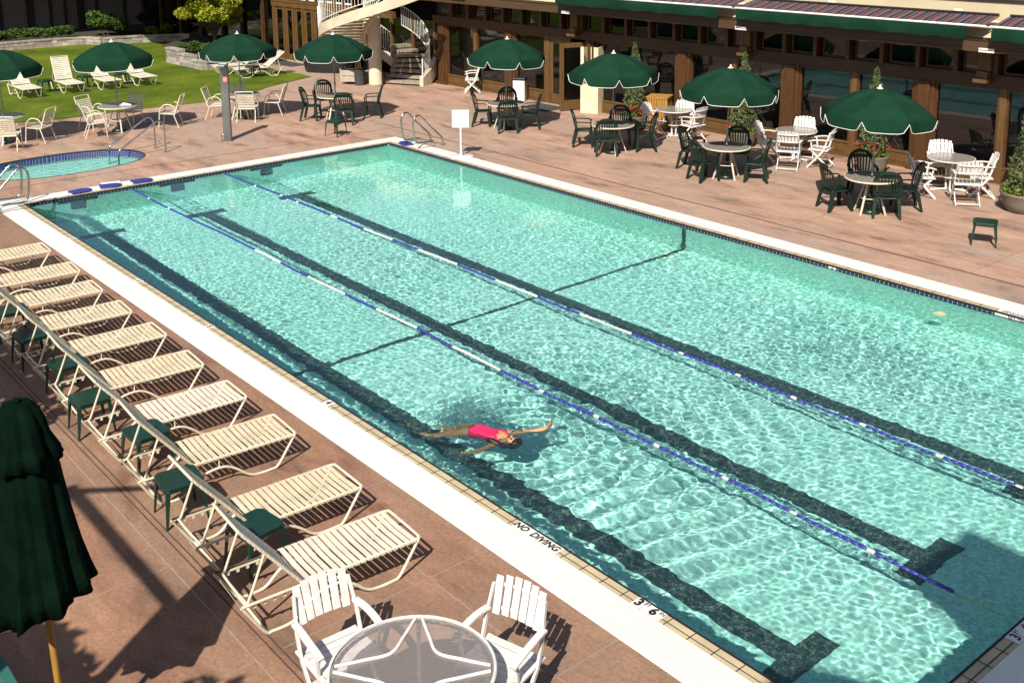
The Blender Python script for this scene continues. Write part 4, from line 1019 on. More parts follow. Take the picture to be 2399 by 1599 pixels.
def strap_chair():
    t = thing('strap_armchair', 'x', 'armchair'); C = M['cream_metal']; hw = .25; r_ = .0135
    bt = lambda s_: (0, -.20-.18*s_, .40+.50*s_)
    for s_ in (-1, 1):
        x = hw*s_; m_ = MB()
        m_.tube(arc([(x*1.02,.26,0),(x*1.02,.23,.30),(x*1.02,.20,.52),(x*1.02,.10,.64),(x*1.02,-.03,.665),(x*1.02,-.16,.62),(x*1.0,-.235,.50)], 4), r_, 7)
        m_.build('armrest', C, t, smooth=True)
        m_ = MB(); m_.tube([(x,-.16,.40),(x*1.05,-.30,0)], r_, 7); m_.build('leg', C, t, smooth=True)
        m_ = MB(); m_.tube([(x,.22,.40),(x*1.02,.26,0.0)], r_*.98, 7); m_.build('leg', C, t, smooth=True)
    m_ = MB(); m_.tube([(-hw,.22,.41),(hw,.22,.41),(hw,-.20,.385),(-hw,-.20,.385)], r_, 7, closed=True); m_.build('seat_frame', C, t, smooth=True)
    m_ = MB()
    for k in range(7):
        y = .19-.058*k; m_.box(-hw-.014, hw+.014, y-.045, y, .402-.003*k, .408-.003*k)
    m_.build('seat_straps', M['cream_strap'], t)
    b_ = MB().tube(arc([(-hw,-.20,.385),(-hw,-.31,.70),(-hw,-.37,.87),(-hw+.04,-.385,.905),(hw-.04,-.385,.905),(hw,-.37,.87),(hw,-.31,.70),(hw,-.20,.385)], 4), r_, 7).build('backrest', C, t, smooth=True)
    m_ = MB()
    for k in range(8):
        f0 = .08+.105*k; f1 = f0+.072; y0 = -.20-.165*f0; y1 = -.20-.165*f1; z0, z1 = .385+.49*f0, .385+.49*f1
        m_.add([(-hw-.012,y0+.012,z0),(hw+.012,y0+.012,z0),(hw+.012,y1+.012,z1),(-hw-.012,y1+.012,z1),(-hw-.012,y0-.014,z0),(hw+.012,y0-.014,z0),(hw+.012,y1-.014,z1),(-hw-.012,y1-.014,z1)], [(0,1,2,3),(4,0,3,7),(1,5,6,2)])
    m_.build('back_straps', M['cream_strap'], b_)
    return t
def folding_chair(solid=False):
    t = thing('folding_chair', 'x', 'folding chair'); C = M['white_paint']; hw = .255
    for s_ in (-1, 1):
        x = hw*s_; m_ = MB()
        m_.obox((x,-.16,.60), (x,-.10,.42), .022, .038, up=(0,1,0)); m_.obox((x,-.10,.421), (x,.26,.0), .022, .042, up=(0,1,0)); m_.obox((x,-.159,.601), (x*.9,-.24,.86), .022, .036, up=(0,1,0))
        m_.build('leg', C, t, bevel=.004)
        m_ = MB(); xi = x-.026*s_
        m_.obox((xi,.20,.43), (xi,-.26,0), .020, .040, up=(0,1,0)); m_.build('leg', C, t, bevel=.004)
        m_ = MB(); ap = arc([(x,-.19,.665),(x+.01*s_,-.06,.675),(x+.015*s_,.08,.665),(x+.01*s_,.20,.64),(x+.005*s_,.245,.62)], 3)
        for i, (a, b_) in enumerate(zip(ap[:-1], ap[1:])): m_.obox(a, b_, .056, .024)
        m_.obox((x,.19,.635), (x-.008*s_,.16,.44), .024, .030, up=(0,1,0)); m_.build('armrest', C, t, bevel=.004)
    m_ = MB()
    for k in range(6):
        y = .235-.074*k; m_.box(-hw+.036, hw-.036, y-.062, y, .430-.006*k+.004*(k-2)**2*.5, .446-.006*k+.004*(k-2)**2*.5)
    m_.box(-hw-.005, -hw+.035, -.20, .245, .415, .435); m_.box(hw-.035, hw+.005, -.20, .245, .415, .435)
    m_.build('seat', C, t, bevel=.003)
    m_ = MB()
    if solid:
        m_.obox((0,-.170,.625), (0,-.262,.93), .50, .012, up=(0,1,.3))
    else:
        for k in range(6):
            x = (-.2125+.085*k)*.88; cv = .045*(1-(abs(x)/.24)**2); top = .895+.035*(1-(x/.24)**2)
            p0 = Vector((x*.98,-.168-cv,.635+.0)); p1 = Vector((x*1.04,-.258-cv,top))
            m_.obox(p0, p1, .062, .014, up=(0,1,.3))
        for zz, yy in ((.67,-.192),(.84,-.240)):
            pr = [(x, yy-.045*(1-(abs(x)/.24)**2)-.014, zz) for x in np.linspace(-.225,.225,9)]
            for a, b_ in zip(pr[:-1], pr[1:]): m_.obox(a, b_, .014, .028)
    m_.build('backrest', C, t, bevel=.003)
    m_ = MB(); m_.obox((-hw+.013,-.235,.05), (hw-.013,-.235,.05), .03, .018); m_.obox((-hw+.0,.24,.04), (hw,.24,.04), .03, .018); m_.build('stretcher', C, t)
    return t
def umbrella_table():
    t = thing('round_table', 'x', 'table'); R = .525
    top = MB().lathe([(.022,.706),(R-.014,.706),(R-.014,.712),(.022,.712)], 40).build('tabletop', M['grey_top'], t)
    MB().lathe([(R-.018,.690),(R,.692),(R+.004,.705),(R,.718),(R-.018,.719)], 40).build('rim', M['cream_metal'], t, smooth=True)
    for k in range(4):
        a = PI/4+k*PI/2; c, s_ = math.cos(a), math.sin(a)
        m_ = MB(); m_.obox((c*.10,s_*.10,.69), (c*.34,s_*.34,0), .034, .022); m_.tube([(c*.11,s_*.11,.68),(c*.46,s_*.46,.69)], .012, 6)
        m_.build('leg', M['cream_metal'], t, smooth=True)
    MB().lathe([(.20,.30),(.215,.31),(.20,.32),(.19,.31),(.20,.30)], 20).tube([(-.2,0,.31),(.2,0,.31)], .008, 5).build('leg_ring', M['cream_metal'], t, smooth=True)
    MB().lathe([(0,0),(.20,0),(.20,.04),(.18,.07),(.035,.08),(.03,.24),(0,.24)], 24).build('umbrella_base', M['green_plastic'], t, smooth=True)
    return t
def white_table():
    t = thing('round_table', 'x', 'table'); R = .48
    MB().lathe([(0,.710),(R-.012,.710),(R-.012,.717),(0,.717)], 40).build('tabletop', M['grey_top'], t)
    m_ = MB().lathe([(R-.016,.695),(R,.697),(R+.004,.708),(R,.721),(R-.016,.722)], 40)
    m_.build('rim', M['white_paint'], t, smooth=True)
    for k in range(4):
        a = PI/4+k*PI/2+.2; c, s_ = math.cos(a), math.sin(a)
        m_ = MB(); m_.obox((c*.36,s_*.36,.70), (c*.09,s_*.09,.50), .03, .03); m_.obox((c*.09,s_*.09,.50), (c*.07,s_*.07,.06), .03, .035); m_.obox((c*.05,s_*.05,.05), (c*.38,s_*.38,.018), .045, .035)
        m_.build('leg', M['white_paint'], t, bevel=.004)
    MB().lathe([(0,.30),(.16,.30),(.16,.315),(0,.315)], 24).build('lower_shelf', M['white_paint'], t)
    return t
def umbrella():
    t = thing('patio_umbrella', 'x', 'umbrella'); R = 1.10; n_ = 8; zr, za = 1.97, 2.44
    MB().tube([(0,0,.73),(0,0,1.35)], .019, 8).build('lower_pole', M['grey_pole'], t, smooth=True)
    MB().tube([(0,0,1.351),(0,0,2.46)], .015, 8).build('pole', M['grey_pole'], t, smooth=True)
    MB().tube([(0,0,1.0),(0,0,1.09)], .028, 8).tube([(.02,0,1.05),(.055,0,1.05)], .008, 5).build('tilt_joint', M['grey_pole'], t, smooth=True)
    seg = 6; rows = 7; vs = []; fs = []; N_ = n_*seg
    for k in range(N_):
        a = 2*PI*k/N_; f_ = (k % seg)/seg; d_ = math.cos(PI/8)/math.cos((f_-.5)*PI/4)   # panels pulled in between the ribs
        for j in range(rows+1):
            u = j/rows; r_ = R*u*(1-(1-d_)*u); z = za-(za-zr)*(u**1.8)+(.05*math.sin(PI*f_)*-u*(1-u)*2)
            vs.append((r_*math.cos(a), r_*math.sin(a), z))
    for k in range(N_):
        k2 = (k+1) % N_
        for j in range(rows): a = k*(rows+1)+j; b_ = k2*(rows+1)+j; fs.append((a, b_, b_+1, a+1))
    can = MB().add(vs, fs).build('canopy', M['green_cloth'], t, smooth=True); can.data.set_sharp_from_angle(angle=rad(11)); can.modifiers.new('s', 'SOLIDIFY').thickness = .004
    # valance flaps between the ribs, each with a white scalloped edge
    vm = MB(); tm = MB()
    for q_ in range(n_):
        top = []; bot = []
        m = 10
        for i in range(m+1):
            f_ = i/m; a = 2*PI*(q_+f_)/n_; d_ = math.cos(PI/8)/math.cos((f_-.5)*PI/4); r_ = R*d_
            dep = .20*min(1, (min(f_, 1-f_)/.12))**.6 if 0 < i < m else .02
            top.append(Vector((r_*math.cos(a), r_*math.sin(a), zr))); bot.append(Vector(((r_+.012)*math.cos(a), (r_+.012)*math.sin(a), zr-dep-.012*math.sin(PI*f_))))
        vm.add(top+bot, [(i, i+1, m+2+i, m+1+i) for i in range(m)])
        tm.tube(bot, .0065, 5)
    va = vm.build('valance', M['green_cloth'], can, smooth=True); tm.build('edge_trim', M['white_trim'], va, smooth=True)
    for k in range(n_):
        a = 2*PI*k/n_; c, s_ = math.cos(a), math.sin(a)
        rb = MB().tube([(c*.03,s_*.03,za-.03),(c*.5*R,s_*.5*R,za-(za-zr)*.30-.03),(c*R,s_*R,zr-.01)], .006, 5).build('rib', M['white_trim'], t)
        MB().tube([(c*.02,s_*.02,1.80),(c*.52*R,s_*.52*R,za-(za-zr)*.32-.03)], .004, 4).build('strut', M['white_trim'], rb)
    MB().lathe([(0,za+.002),(.062,za+.002),(.064,za+.014),(.03,za+.022),(.022,za+.04),(.013,za+.075),(0,za+.085)], 14).build('finial', M['white_trim'], t, smooth=True)
    return t

chair_p, chair_u = resin_chair(), [False]
strap_p, strap_u = strap_chair(), [False]
fold_p, fold_u = folding_chair(), [False]
stool_p, stool_u = stool(), [False]
utab_p, utab_u = umbrella_table(), [False]
wtab_p, wtab_u = white_table(), [False]
umb_p, umb_u = umbrella(), [False]
ch_y, ch_yu = chaise(51, 'yellow_strap'), [False]
ch_c, ch_cu = chaise(51, 'cream_strap'), [False]
ch_up, ch_upu = chaise(66, 'cream_strap'), [False]
ch_lo, ch_lou = chaise(38, 'cream_strap'), [False]
F = lambda deg: rad(deg-90)

TABLES = {
 'T1': ((-6.80,1.55), 'umbrella table at the left edge'),
 'T2': ((-6.34,4.39), 'umbrella table behind the hot tub'),
 'T3': ((-5.79,7.79), 'umbrella table behind the shower post'),
 'T4': ((-3.69,9.68), 'umbrella table before the spiral stair'),
 'T5': ((.59,12.48), 'umbrella table before the open glass door'),
 'T6': ((4.70,12.48), 'umbrella table before the cream cabinet'),
 'T7': ((8.17,12.55), 'umbrella table second from the right edge'),
 'T8': ((11.88,12.41), 'rightmost umbrella table')}
TILT = {'T8': (.035,52), 'T7': (.02,50), 'T5': (.03,50), 'T2': (.02,230), 'T3': (.008,230)}
UROT = {'T8': .30, 'T7': .18, 'T6': .12, 'T5': .40, 'T4': .25, 'T3': .22, 'T2': .05, 'T1': .2}
for k, ((x, y), nm) in TABLES.items():
    a = nm.replace('umbrella table', 'table')
    place(utab_p, utab_u, (x, y, 0), rad(17*int(k[1])), 'round grey topped ' + nm, 'round tables under the green umbrellas')
    tm_, az = TILT.get(k, (0, 0)); az = rad(az)
    e = Matrix.Rotation(tm_, 4, Vector((-math.sin(az), math.cos(az), 0))) @ Matrix.Rotation(UROT[k], 4, 'Z')
    tx, ty = math.cos(az)*-.72*tm_, math.sin(az)*-.72*tm_
    place(umb_p, umb_u, (x+tx, y+ty, .02), tuple(e.to_euler()), 'open dark green umbrella over the ' + a.replace('umbrella ', ''), 'open green umbrellas around the pool')
def chairs(proto, used, key, lst, look_, group):
    nm = TABLES[key][1]
    for (x, y, f_, side) in lst:
        place(proto, used, (x, y, 0), F(f_), f'{look_}, {side} side of the {nm}', group)
GG = 'dark green armchairs around the umbrella tables'; GS = 'cream strap armchairs around the umbrella tables'
DG = 'dark green armchair'
chairs(chair_p, chair_u, 'T8', [(11.27,12.13,62,'left'),(12.20,12.42,128,'near'),(12.18,13.18,222,'right'),(11.12,13.28,-48,'far')], DG, GG)
chairs(chair_p, chair_u, 'T7', [(7.02,12.72,20,'far left'),(7.98,12.02,75,'near'),(8.78,12.82,215,'right'),(7.80,13.42,-50,'far')], DG, GG)
chairs(chair_p, chair_u, 'T6', [(3.60,12.52,48,'left'),(4.72,12.22,140,'near'),(5.02,13.28,230,'right'),(4.05,13.40,-45,'far')], DG, GG)
chairs(chair_p, chair_u, 'T5', [(-.22,12.30,45,'left'),(.98,12.22,142,'near'),(.98,13.02,228,'right'),(-.18,13.16,-42,'far')], DG, GG)
chairs(chair_p, chair_u, 'T4', [(-4.22,9.18,45,'left'),(-3.02,9.55,145,'near'),(-3.36,10.72,232,'right'),(-4.98,10.02,-32,'far')], DG, GG)
CS = 'cream strap armchair'
chairs(strap_p, strap_u, 'T3', [(-6.28,7.28,48,'left'),(-5.28,7.72,142,'near'),(-5.68,8.78,228,'right'),(-6.62,8.0,-30,'far')], CS, GS)
chairs(strap_p, strap_u, 'T2', [(-7.18,3.98,25,'far left'),(-6.02,3.65,75,'near'),(-6.95,4.95,-55,'far'),(-6.02,5.72,232,'right')], CS, GS)
chairs(strap_p, strap_u, 'T1', [(-5.88,1.38,150,'near'),(-6.38,2.30,222,'right')], CS, GS)

WT = {'W1': ((4.35,15.11), 'white table before the wooden bin'), 'W2': ((8.15,15.15), 'middle white table by the windows'), 'W3': ((12.05,15.12), 'rightmost white table by the windows')}
WC = {'W1': [(4.17,14.52,15,'near left'),(5.12,14.98,182,'right'),(4.50,15.28,-62,'far')],
      'W2': [(7.72,14.62,22,'left'),(8.58,14.28,118,'near'),(8.02,15.62,-60,'far'),(8.95,15.02,200,'right')],
      'W3': [(11.85,14.30,40,'left'),(12.78,14.42,128,'near'),(11.62,15.50,-55,'far'),(12.68,15.20,215,'right')]}
for k, ((x, y), nm) in WT.items():
    place(wtab_p, wtab_u, (x, y, 0), rad(23*int(k[1])), 'round glass topped ' + nm, 'round white tables along the window wall')
    for (cx_, cy_, f_, side) in WC[k]:
        place(fold_p, fold_u, (cx_, cy_, 0), F(f_), f'white slatted folding chair, {side} side of the {nm}', 'white folding chairs')
lone = folding_chair(True); lone.location = (-4.92, 15.62, 0); lone.rotation_euler = (0,0,F(232)); lone['label'] = 'white folding chair with solid back standing alone at the glass wall'
# near white chairs and patterned glass table
place(fold_p, fold_u, (16.86,-2.68,0), F(-3), 'white slatted folding chair left of the patterned glass table in the foreground', 'white folding chairs')
place(fold_p, fold_u, (17.74,-1.80,0), F(-74), 'white slatted folding chair right of the patterned glass table in the foreground', 'white folding chairs')
t = thing('glass_table', 'large round patterned glass table with curved white frame in the foreground', 'table', (17.69,-2.57,0), rad(50))
R = .585
MB().lathe([(0,.702),(R*.33,.702),(R*.66,.702),(R-.008,.702)], 56).build('glass_top', M['table_glass'], t)
MB().lathe([(R-.012,.694),(R+.002,.694),(R+.010,.703),(R+.010,.712),(R+.002,.720),(R-.012,.720),(R-.012,.694)], 56).build('rim', M['white_paint'], t, smooth=True)
ru = MB().lathe([(R-.055,.690),(R-.035,.680),(R-.015,.690),(R-.035,.700),(R-.055,.690)], 56); ru.build('under_rim', M['white_paint'], t, smooth=True)
for k in range(4):
    a0_, a1_ = k*PI/2+rad(3), (k+1)*PI/2-rad(3); am = (a0_+a1_)/2
    pr = arc([((R-.035)*math.cos(a0_), (R-.035)*math.sin(a0_), .69), (.36*math.cos(a0_+rad(12)), .36*math.sin(a0_+rad(12)), .69), (.235*math.cos(am), .235*math.sin(am), .69), (.36*math.cos(a1_-rad(12)), .36*math.sin(a1_-rad(12)), .69), ((R-.035)*math.cos(a1_), (R-.035)*math.sin(a1_), .69)], 6)
    fr_ = MB().tube([(p.x, p.y, .711) for p in pr], .0125, 8).build('frame_arc', M['white_paint'], t, smooth=True)
for k in range(4):
    a = k*PI/2; c, s_ = math.cos(a), math.sin(a)
    MB().tube(arc([(c*.53,s_*.53,.685),(c*.50,s_*.50,.45),(c*.50,s_*.50,.2),(c*.54,s_*.54,0)], 4), .017, 8).build('leg', M['white_paint'], t, smooth=True)

# loungers by the pool, with the side tables standing between them
XL = [15.585,14.477,13.047,11.849,10.642,9.373,8.208,7.021,5.879,4.46]
YL = [-1.205,-1.125,-1.06,-1.045,-1.02,-.975,-.99,-.98,-.92,-.93]
ORD = ['first','second','third','fourth','fifth','sixth','seventh','eighth','ninth','tenth']
for i, (x, y) in enumerate(zip(XL, YL)):
    pr, us = (ch_c, ch_cu) if i in (0, 3) else (ch_y, ch_yu)
    col = 'pale cream' if i in (0, 3) else 'yellowish cream'
    lb = f'{col} strap sun lounger, {ORD[i]} from the camera in the poolside row'
    o = place(pr, us, (x, y, 0), rad(-3.2+(.9 if i % 2 else -.6)), lb, 'strap sun loungers in a row along the pool')
    for c_ in o.children:
        if c_.name.startswith('backrest'): c_.rotation_euler[0] += rad([0,.8,-.7,.5,-1,.9,-.4,1.1,0,-.8][i])
for i, (x, y) in enumerate([(14.806,-2.321),(13.545,-2.50),(12.332,-2.35),(11.082,-2.52),(9.875,-2.37),(8.613,-2.43),(7.45,-2.35)]):
    place(stool_p, stool_u, (x, y, 0), rad([8,-6,4,-3,7,2,-5][i]), f'green plastic side table between loungers, {ORD[i]} from the camera', 'green side tables')
for (x, y, r_, lb) in [(14.36,12.10,25,'green plastic side table standing alone at the right edge of the deck'),(-1.77,8.52,20,'green plastic side table in front of the table before the spiral stair'),
    (-14.61,5.03,5,'green plastic side table on the lawn, leftmost'),(-14.66,6.35,8,'green plastic side table on the lawn right of the upright lounger'),(-14.43,7.55,-6,'green plastic side table on the lawn beside the rightmost lounger of the row'),(-12.86,11.73,10,'green plastic side table between the two loungers at the lawn tip')]:
    place(stool_p, stool_u, (x, y, .012 if x < -9 else 0), rad(r_), lb, 'green side tables')
# lawn loungers: foot end towards the pool
LG = 'cream loungers on the lawn'
for (x, y, pr, us, lb) in [(-13.45,4.27,ch_lo,ch_lou,'cream strap lounger on the lawn, leftmost of four'),(-13.55,5.68,ch_up,ch_upu,'cream strap lounger on the lawn with its back raised high'),
    (-13.40,6.87,ch_lo,ch_lou,'cream strap lounger on the lawn behind the umbrella by the hot tub'),(-13.40,8.11,ch_lo,ch_lou,'cream strap lounger on the lawn, rightmost of the four in a row')]:
    place(pr, us, (x, y, .012), rad(-90), lb, LG)
place(ch_lo, ch_lou, (-13.2,11.15,.012), rad(180-12), 'cream strap lounger at the lawn tip, nearer the shower post', LG)
place(ch_lo, ch_lou, (-14.4,10.9,.012), rad(180-12), 'cream strap lounger at the lawn tip, farther from the shower post', LG)

# kickboards
def kickboard(x, y, rot, lb, z=.012):
    t = thing('kickboard', lb, 'kickboard', (x, y, z), rot, 'blue kickboards on the pool edge')
    a, b_ = .145, .235; pl = [(-a,-b_+.02),(-a+.03,-b_),(-.05,-b_+.02),(.05,-b_+.02),(a-.03,-b_),(a,-b_+.02),(a,b_-.12),(a-.04,b_-.05),(a-.09,b_-.01),(0,b_),(-a+.09,b_-.01),(-a+.04,b_-.05),(-a,b_-.12)]
    MB().prism(pl, 0, .034).build('board', M['blue_foam'], t, bevel=.008)
    MB().add([(-.05,-.05,.0348),(.05,-.05,.0348),(.05,.05,.0348),(-.05,.05,.0348)], [(0,1,2,3)]).build('label_patch', mat('patch', (.03,.04,.16), .6), t); return t
kickboard(-.25, 1.24, rad(4), 'blue kickboard on the far end of the pool edge, leftmost')
kickboard(-.28, 1.90, rad(-14), 'blue kickboard on the far end of the pool edge, middle of three')
kickboard(-.26, 2.60, rad(-6), 'blue kickboard on the far end of the pool edge, rightmost of three')
kickboard(.42, W+.22, rad(75), 'blue kickboard at the far corner beside the ladder')
tw = thing('towel', 'small folded white towel under the middle kickboard', 'towel', (-.52, 2.0, .007), rad(-10)); MB().box(-.12,.12,-.2,.2,0,.02).build('folded_cloth', M['towel'], tw, bevel=.008)

# ladders
def ladder_rail(px, pts, t):
    MB().tube(arc([(px, p[0], p[1]) for p in pts], 5), .024, 10).build('handrail', M['steel'], t, smooth=True)
    for y in (pts[0][0], pts[-1][0]): MB().lathe([(0,0),(.05,0),(.048,.02),(.026,.03),(0,.03)], 14).build('escutcheon', M['steel'], t, smooth=True, loc=(px, y, 0))
RP = [(.36,0),(.36,.12),(.30,.24),(-.05,.56),(-.28,.80),(-.40,.86),(-.50,.80),(-.54,.66),(-.53,.46),(-.50,.26),(-.42,.16),(-.28,.145),(-.10,.15),(0.02,.13),(.06,.06),(.06,0)]
t = thing('pool_ladder', 'stainless steel pool ladder handrails at the far corner', 'pool ladder', (.88, 9.55, .004))
for x in (-.265,.265): ladder_rail(x, RP, t)
t2 = thing('pool_ladder', 'stainless steel pool ladder handrails at the left corner of the pool', 'pool ladder', (.17, -.52, .004), PI)
for x in (-.24,.24): ladder_rail(x, RP, t2)
# spa handrails
t = thing('hot_tub_rail', 'pair of stainless steel handrails leading into the hot tub', 'handrail', (0,0,0))
for px, py in ((-3.51,4.25),(-2.86,4.25)):
    MB().tube(arc([(px,py,0),(px,py,.45),(px,py-.02,.70),(px,py-.10,.80),(px,py-.22,.79),(px,py-.7,.50),(px,py-1.08,.27),(px,py-1.18,.18),(px,py-1.20,0),(px,py-1.20,-.35),(px,py-1.20,-.9)], 5), .021, 10).build('handrail', M['steel'], t, smooth=True)
    MB().lathe([(0,0),(.05,0),(.048,.02),(.026,.03),(0,.03)], 14).build('escutcheon', M['steel'], t, smooth=True, loc=(px, py, 0.001))
# shower post
t = thing('shower_post', 'grey metal outdoor shower post with a red notice', 'shower', (-3.13, 6.06, 0), rad(50))
MB().box(-.10,.10,-.07,.07,0,2.05).build('column', M['grey_steel'], t, bevel=.008)
MB().box(-.03,.085,-.073,-.0705,1.56,1.70).build('notice', M['red_label'], t)
nt_ = MB()
for k in range(4): nt_.box(-.022,.077,-.0755,-.0735,1.585+.028*k,1.593+.028*k)
nt_.build('notice_text', M['white_trim'], t)
MB().box(-.10,.10,-.33,-.071,1.98,2.03).build('shower_arm', M['grey_steel'], t, bevel=.006)
MB().tube([(-.13,-.02,.16),(-.10,-.02,.16)], .03, 8).tube([(-.16,-.02,.10),(-.16,-.02,.17)], .018, 8).tube([(-.16,-.02,.0),(-.16,-.02,.1)], .012, 6).build('foot_tap', M['steel'], t, smooth=True)
MB().box(-.15,.15,-.12,.12,0,.006).build('base_plate', M['grey_steel'], t)
# blank sign on a stand
t = thing('sign_stand', 'blank white sign on a white post with a round base', 'sign', (2.56, 9.42, 0.008), rad(50))
MB().lathe([(0,0),(.30,0),(.30,.012),(.28,.02),(.04,.03),(.03,.06),(0,.06)], 36).build('base', M['white_paint'], t, smooth=True)
MB().tube([(0,0,.03),(0,0,.74)], .026, 12).build('post', M['white_paint'], t, smooth=True)
MB().box(-.205,-.002,-.035,-.028,.73,1.165).box(.002,.205,-.035,-.028,.73,1.165).box(-.03,.03,-.0279,.02,.70,.80).build('panel', M['white_paint'], t)
# leaf floating on the water
t = thing('floating_leaf', 'large yellow leaf floating near the far pool wall', 'leaf', (15.57, 8.42, ZW+.004), .3)
MB().add([(-.10,-.03,0),(-.05,-.08,.008),(.04,-.075,.0),(.11,-.02,.012),(.09,.05,.0),(0,.08,.01),(-.08,.05,.002)], [(0,1,2,3,4,5,6)]).build('blade', mat('dry_leaf', (.50,.47,.24), .7), t)
# planters with clipped conical shrub and flowers
def planter(x, y, seed, red, lb, r_=.34):
    t = thing('planter', lb, 'planter', (x, y, 0), 0, 'concrete bowl planters with conical shrubs'); q_ = random.Random(seed)
    MB().lathe([(0,0),(r_*.62,0),(r_*.70,.02),(r_*.92,.18),(r_*1.0,.34),(r_*1.04,.36),(r_*1.04,.40),(r_*.96,.40),(r_*.94,.33),(0,.33)], 32).build('bowl', M['planter'], t, smooth=True)
    MB().lathe([(r_*.94,.345),(0,.36)], 20).build('soil', M['soil'], t)
    def fn(g_):
        z = g_.random()**1.25; hh_ = 1.95; rr_ = .30*(1-z)**.75*(.7 if z > .82 else 1)+.02; a = g_.random()*2*PI; k = .55+.45*g_.random()**.5
        bump = 1+.22*math.sin(a*3+z*9+seed)+.12*math.sin(a*7-z*17)
        return (rr_*k*bump*math.cos(a), rr_*k*bump*math.sin(a), .42+z*hh_)
    build_leaves(leaves(3800, fn, .036, seed, 1.6), 'shrub', M['cypress_leaf'], t)
    MB().tube([(0,0,.33),(0,0,2.1)], [.022,.006], 6).build('stem', M['bark'], t)
    def f2(g_):
        a = g_.random()*2*PI; k = r_*(.45+.6*g_.random()); return (k*math.cos(a), k*math.sin(a), .38+.13*g_.random())
    build_leaves(leaves(700, f2, .035, seed+3), 'bedding_leaves', M['green_leaf'], t)
    if red:
        for k in range(9 if seed == 62 else 19):
            fl_ = MB()
            a = q_.uniform(-2.9,1.3); rr_ = r_*q_.uniform(.55,1.15); c = (rr_*math.cos(a), rr_*math.sin(a), .50+q_.uniform(.0,.20))
            for j in range(12):
                p = Vector((q_.gauss(0,.022), q_.gauss(0,.022), q_.gauss(0,.018)))+Vector(c); s_ = .027
                v = Vector((q_.gauss(0,1), q_.gauss(0,1), q_.gauss(0,.6))).normalized()*s_; w_ = v.cross(Vector((.3,.2,1))).normalized()*s_
                fl_.add([p-v, p+w_, p+v, p-w_], [(0,1,2,3)])
            fl_.build('flower', M['red_petal'], t)
    return t
planter(3.02, 14.98, 61, True, 'round concrete planter with conical shrub and red flowers beside the wooden bin')
planter(6.35, 15.42, 62, True, 'round concrete planter with conical shrub behind the second umbrella from the right', .35)
planter(10.02, 15.42, 63, True, 'round concrete planter with conical shrub and red flowers behind the rightmost umbrella', .36)
planter(13.83, 14.72, 64, False, 'round concrete planter with conical shrub at the right edge of the picture', .45)
# cream cabinet with a sloped hatch
t = thing('service_cabinet', 'tall cream service cabinet with a white hatch beside the glass door', 'cabinet', (.70, 15.85, 0), rad(22))
m_ = MB(); m_.box(-.52,.0,-.03,.0,0,.92); m_.box(-.52,.0,-.03,.0,1.12,1.35); m_.box(-.52,-.42,-.03,.0,1.351,1.95); m_.box(-.10,.0,-.031,.0,1.351,1.95); m_.build('front_panel', M['cream_panel'], t)
m_ = MB(); m_.box(.01,.04,-.03,.42,0,1.95); m_.box(-.53,-.525,0,.42,0,1.9); m_.box(-.51,.0,.40,.42,0,1.9); m_.build('side_panel', M['cream_panel'], t)
MB().add([(-.51,-.035,.92),(-.01,-.035,.92),(-.01,-.16,1.0),(-.51,-.16,1.0),(-.51,-.035,1.12),(-.01,-.035,1.12)], [(0,1,2,3),(3,2,5,4),(0,3,4),(1,5,2)]).build('hatch', M['white_paint'], t)
MB().box(-.515,-.005,.02,.38,.90,.93).build('shelf', M['dark_interior'], t)
# wooden slatted bin
t = thing('waste_bin', 'square orange wooden slatted bin beside the planter with red flowers', 'bin', (3.35, 15.62, 0), rad(28))
for s_, q_ in (((-.28,-.28),(.28,-.28)),((.28,-.28),(.28,.28)),((-.28,.28),(.28,.28)),((-.28,-.28),(-.28,.28))):
    m_ = MB(); A = Vector((*s_,0)); Bv = Vector((*q_,0)); d_ = (Bv-A)
    for k in range(8):
        p = A+d_*((k+.5)/8); m_.obox((p.x,p.y,.04), (p.x,p.y,.84), .058, .018, up=(-d_.y,d_.x,0))
    m_.build('slat_side', M['orange_wood'], t)
MB().box(-.30,.30,-.30,.30,.842,.88).box(-.31,.31,-.31,.31,.881,.90).box(-.27,.27,-.27,.27,.02,.039).build('lid', M['orange_wood'], t, bevel=.006)
# white bin by the window, pallet box and dark bin at the pillar, covered grill
t = thing('waste_bin', 'white bin with a black liner in front of the window wall', 'bin', (-2.55, 15.66, 0), rad(35))
MB().box(-.19,.19,-.17,.17,0,.66).build('body', M['white_plastic'], t, bevel=.015)
MB().box(-.20,.20,-.18,.18,.661,.74).build('liner', M['black_cover'], t, bevel=.02)
t = thing('slatted_crate', 'beige slatted wooden crate beside the stair pillar', 'crate', (-9.22, 13.62, 0), rad(40))
m_ = MB()
for z0 in (.10,.31):
    for (a, b_, c, d_) in ((-.30,.30,-.26,-.245),(-.30,.30,.245,.26),(-.30,-.285,-.244,.244),(.285,.30,-.244,.244)): m_.box(a, b_, c, d_, z0, z0+.19)
m_.build('side_board', M['pallet'], t)
m_ = MB()
for x in (-.31,.28):
    for y in (-.27,.24): m_.box(x, x+.03, y, y+.03, 0, .56)
m_.build('corner_post', M['pallet'], t); MB().box(-.28,.28,-.24,.24,.42,.44).build('contents', M['dark_interior'], t)
t = thing('waste_bin', 'round dark grey bin between the beige crate and the pillar', 'bin', (-8.72, 13.66, 0))
MB().lathe([(0,0),(.17,0),(.19,.48),(.20,.50),(.20,.54),(.185,.54),(.17,.1),(0,.1)], 24).build('body', M['rubber'], t, smooth=True)
t = thing('covered_grill', 'low black plastic covered grill behind the umbrella before the stair', 'grill', (-12.25, 14.5, 0), rad(35))
vs = []; fs = []
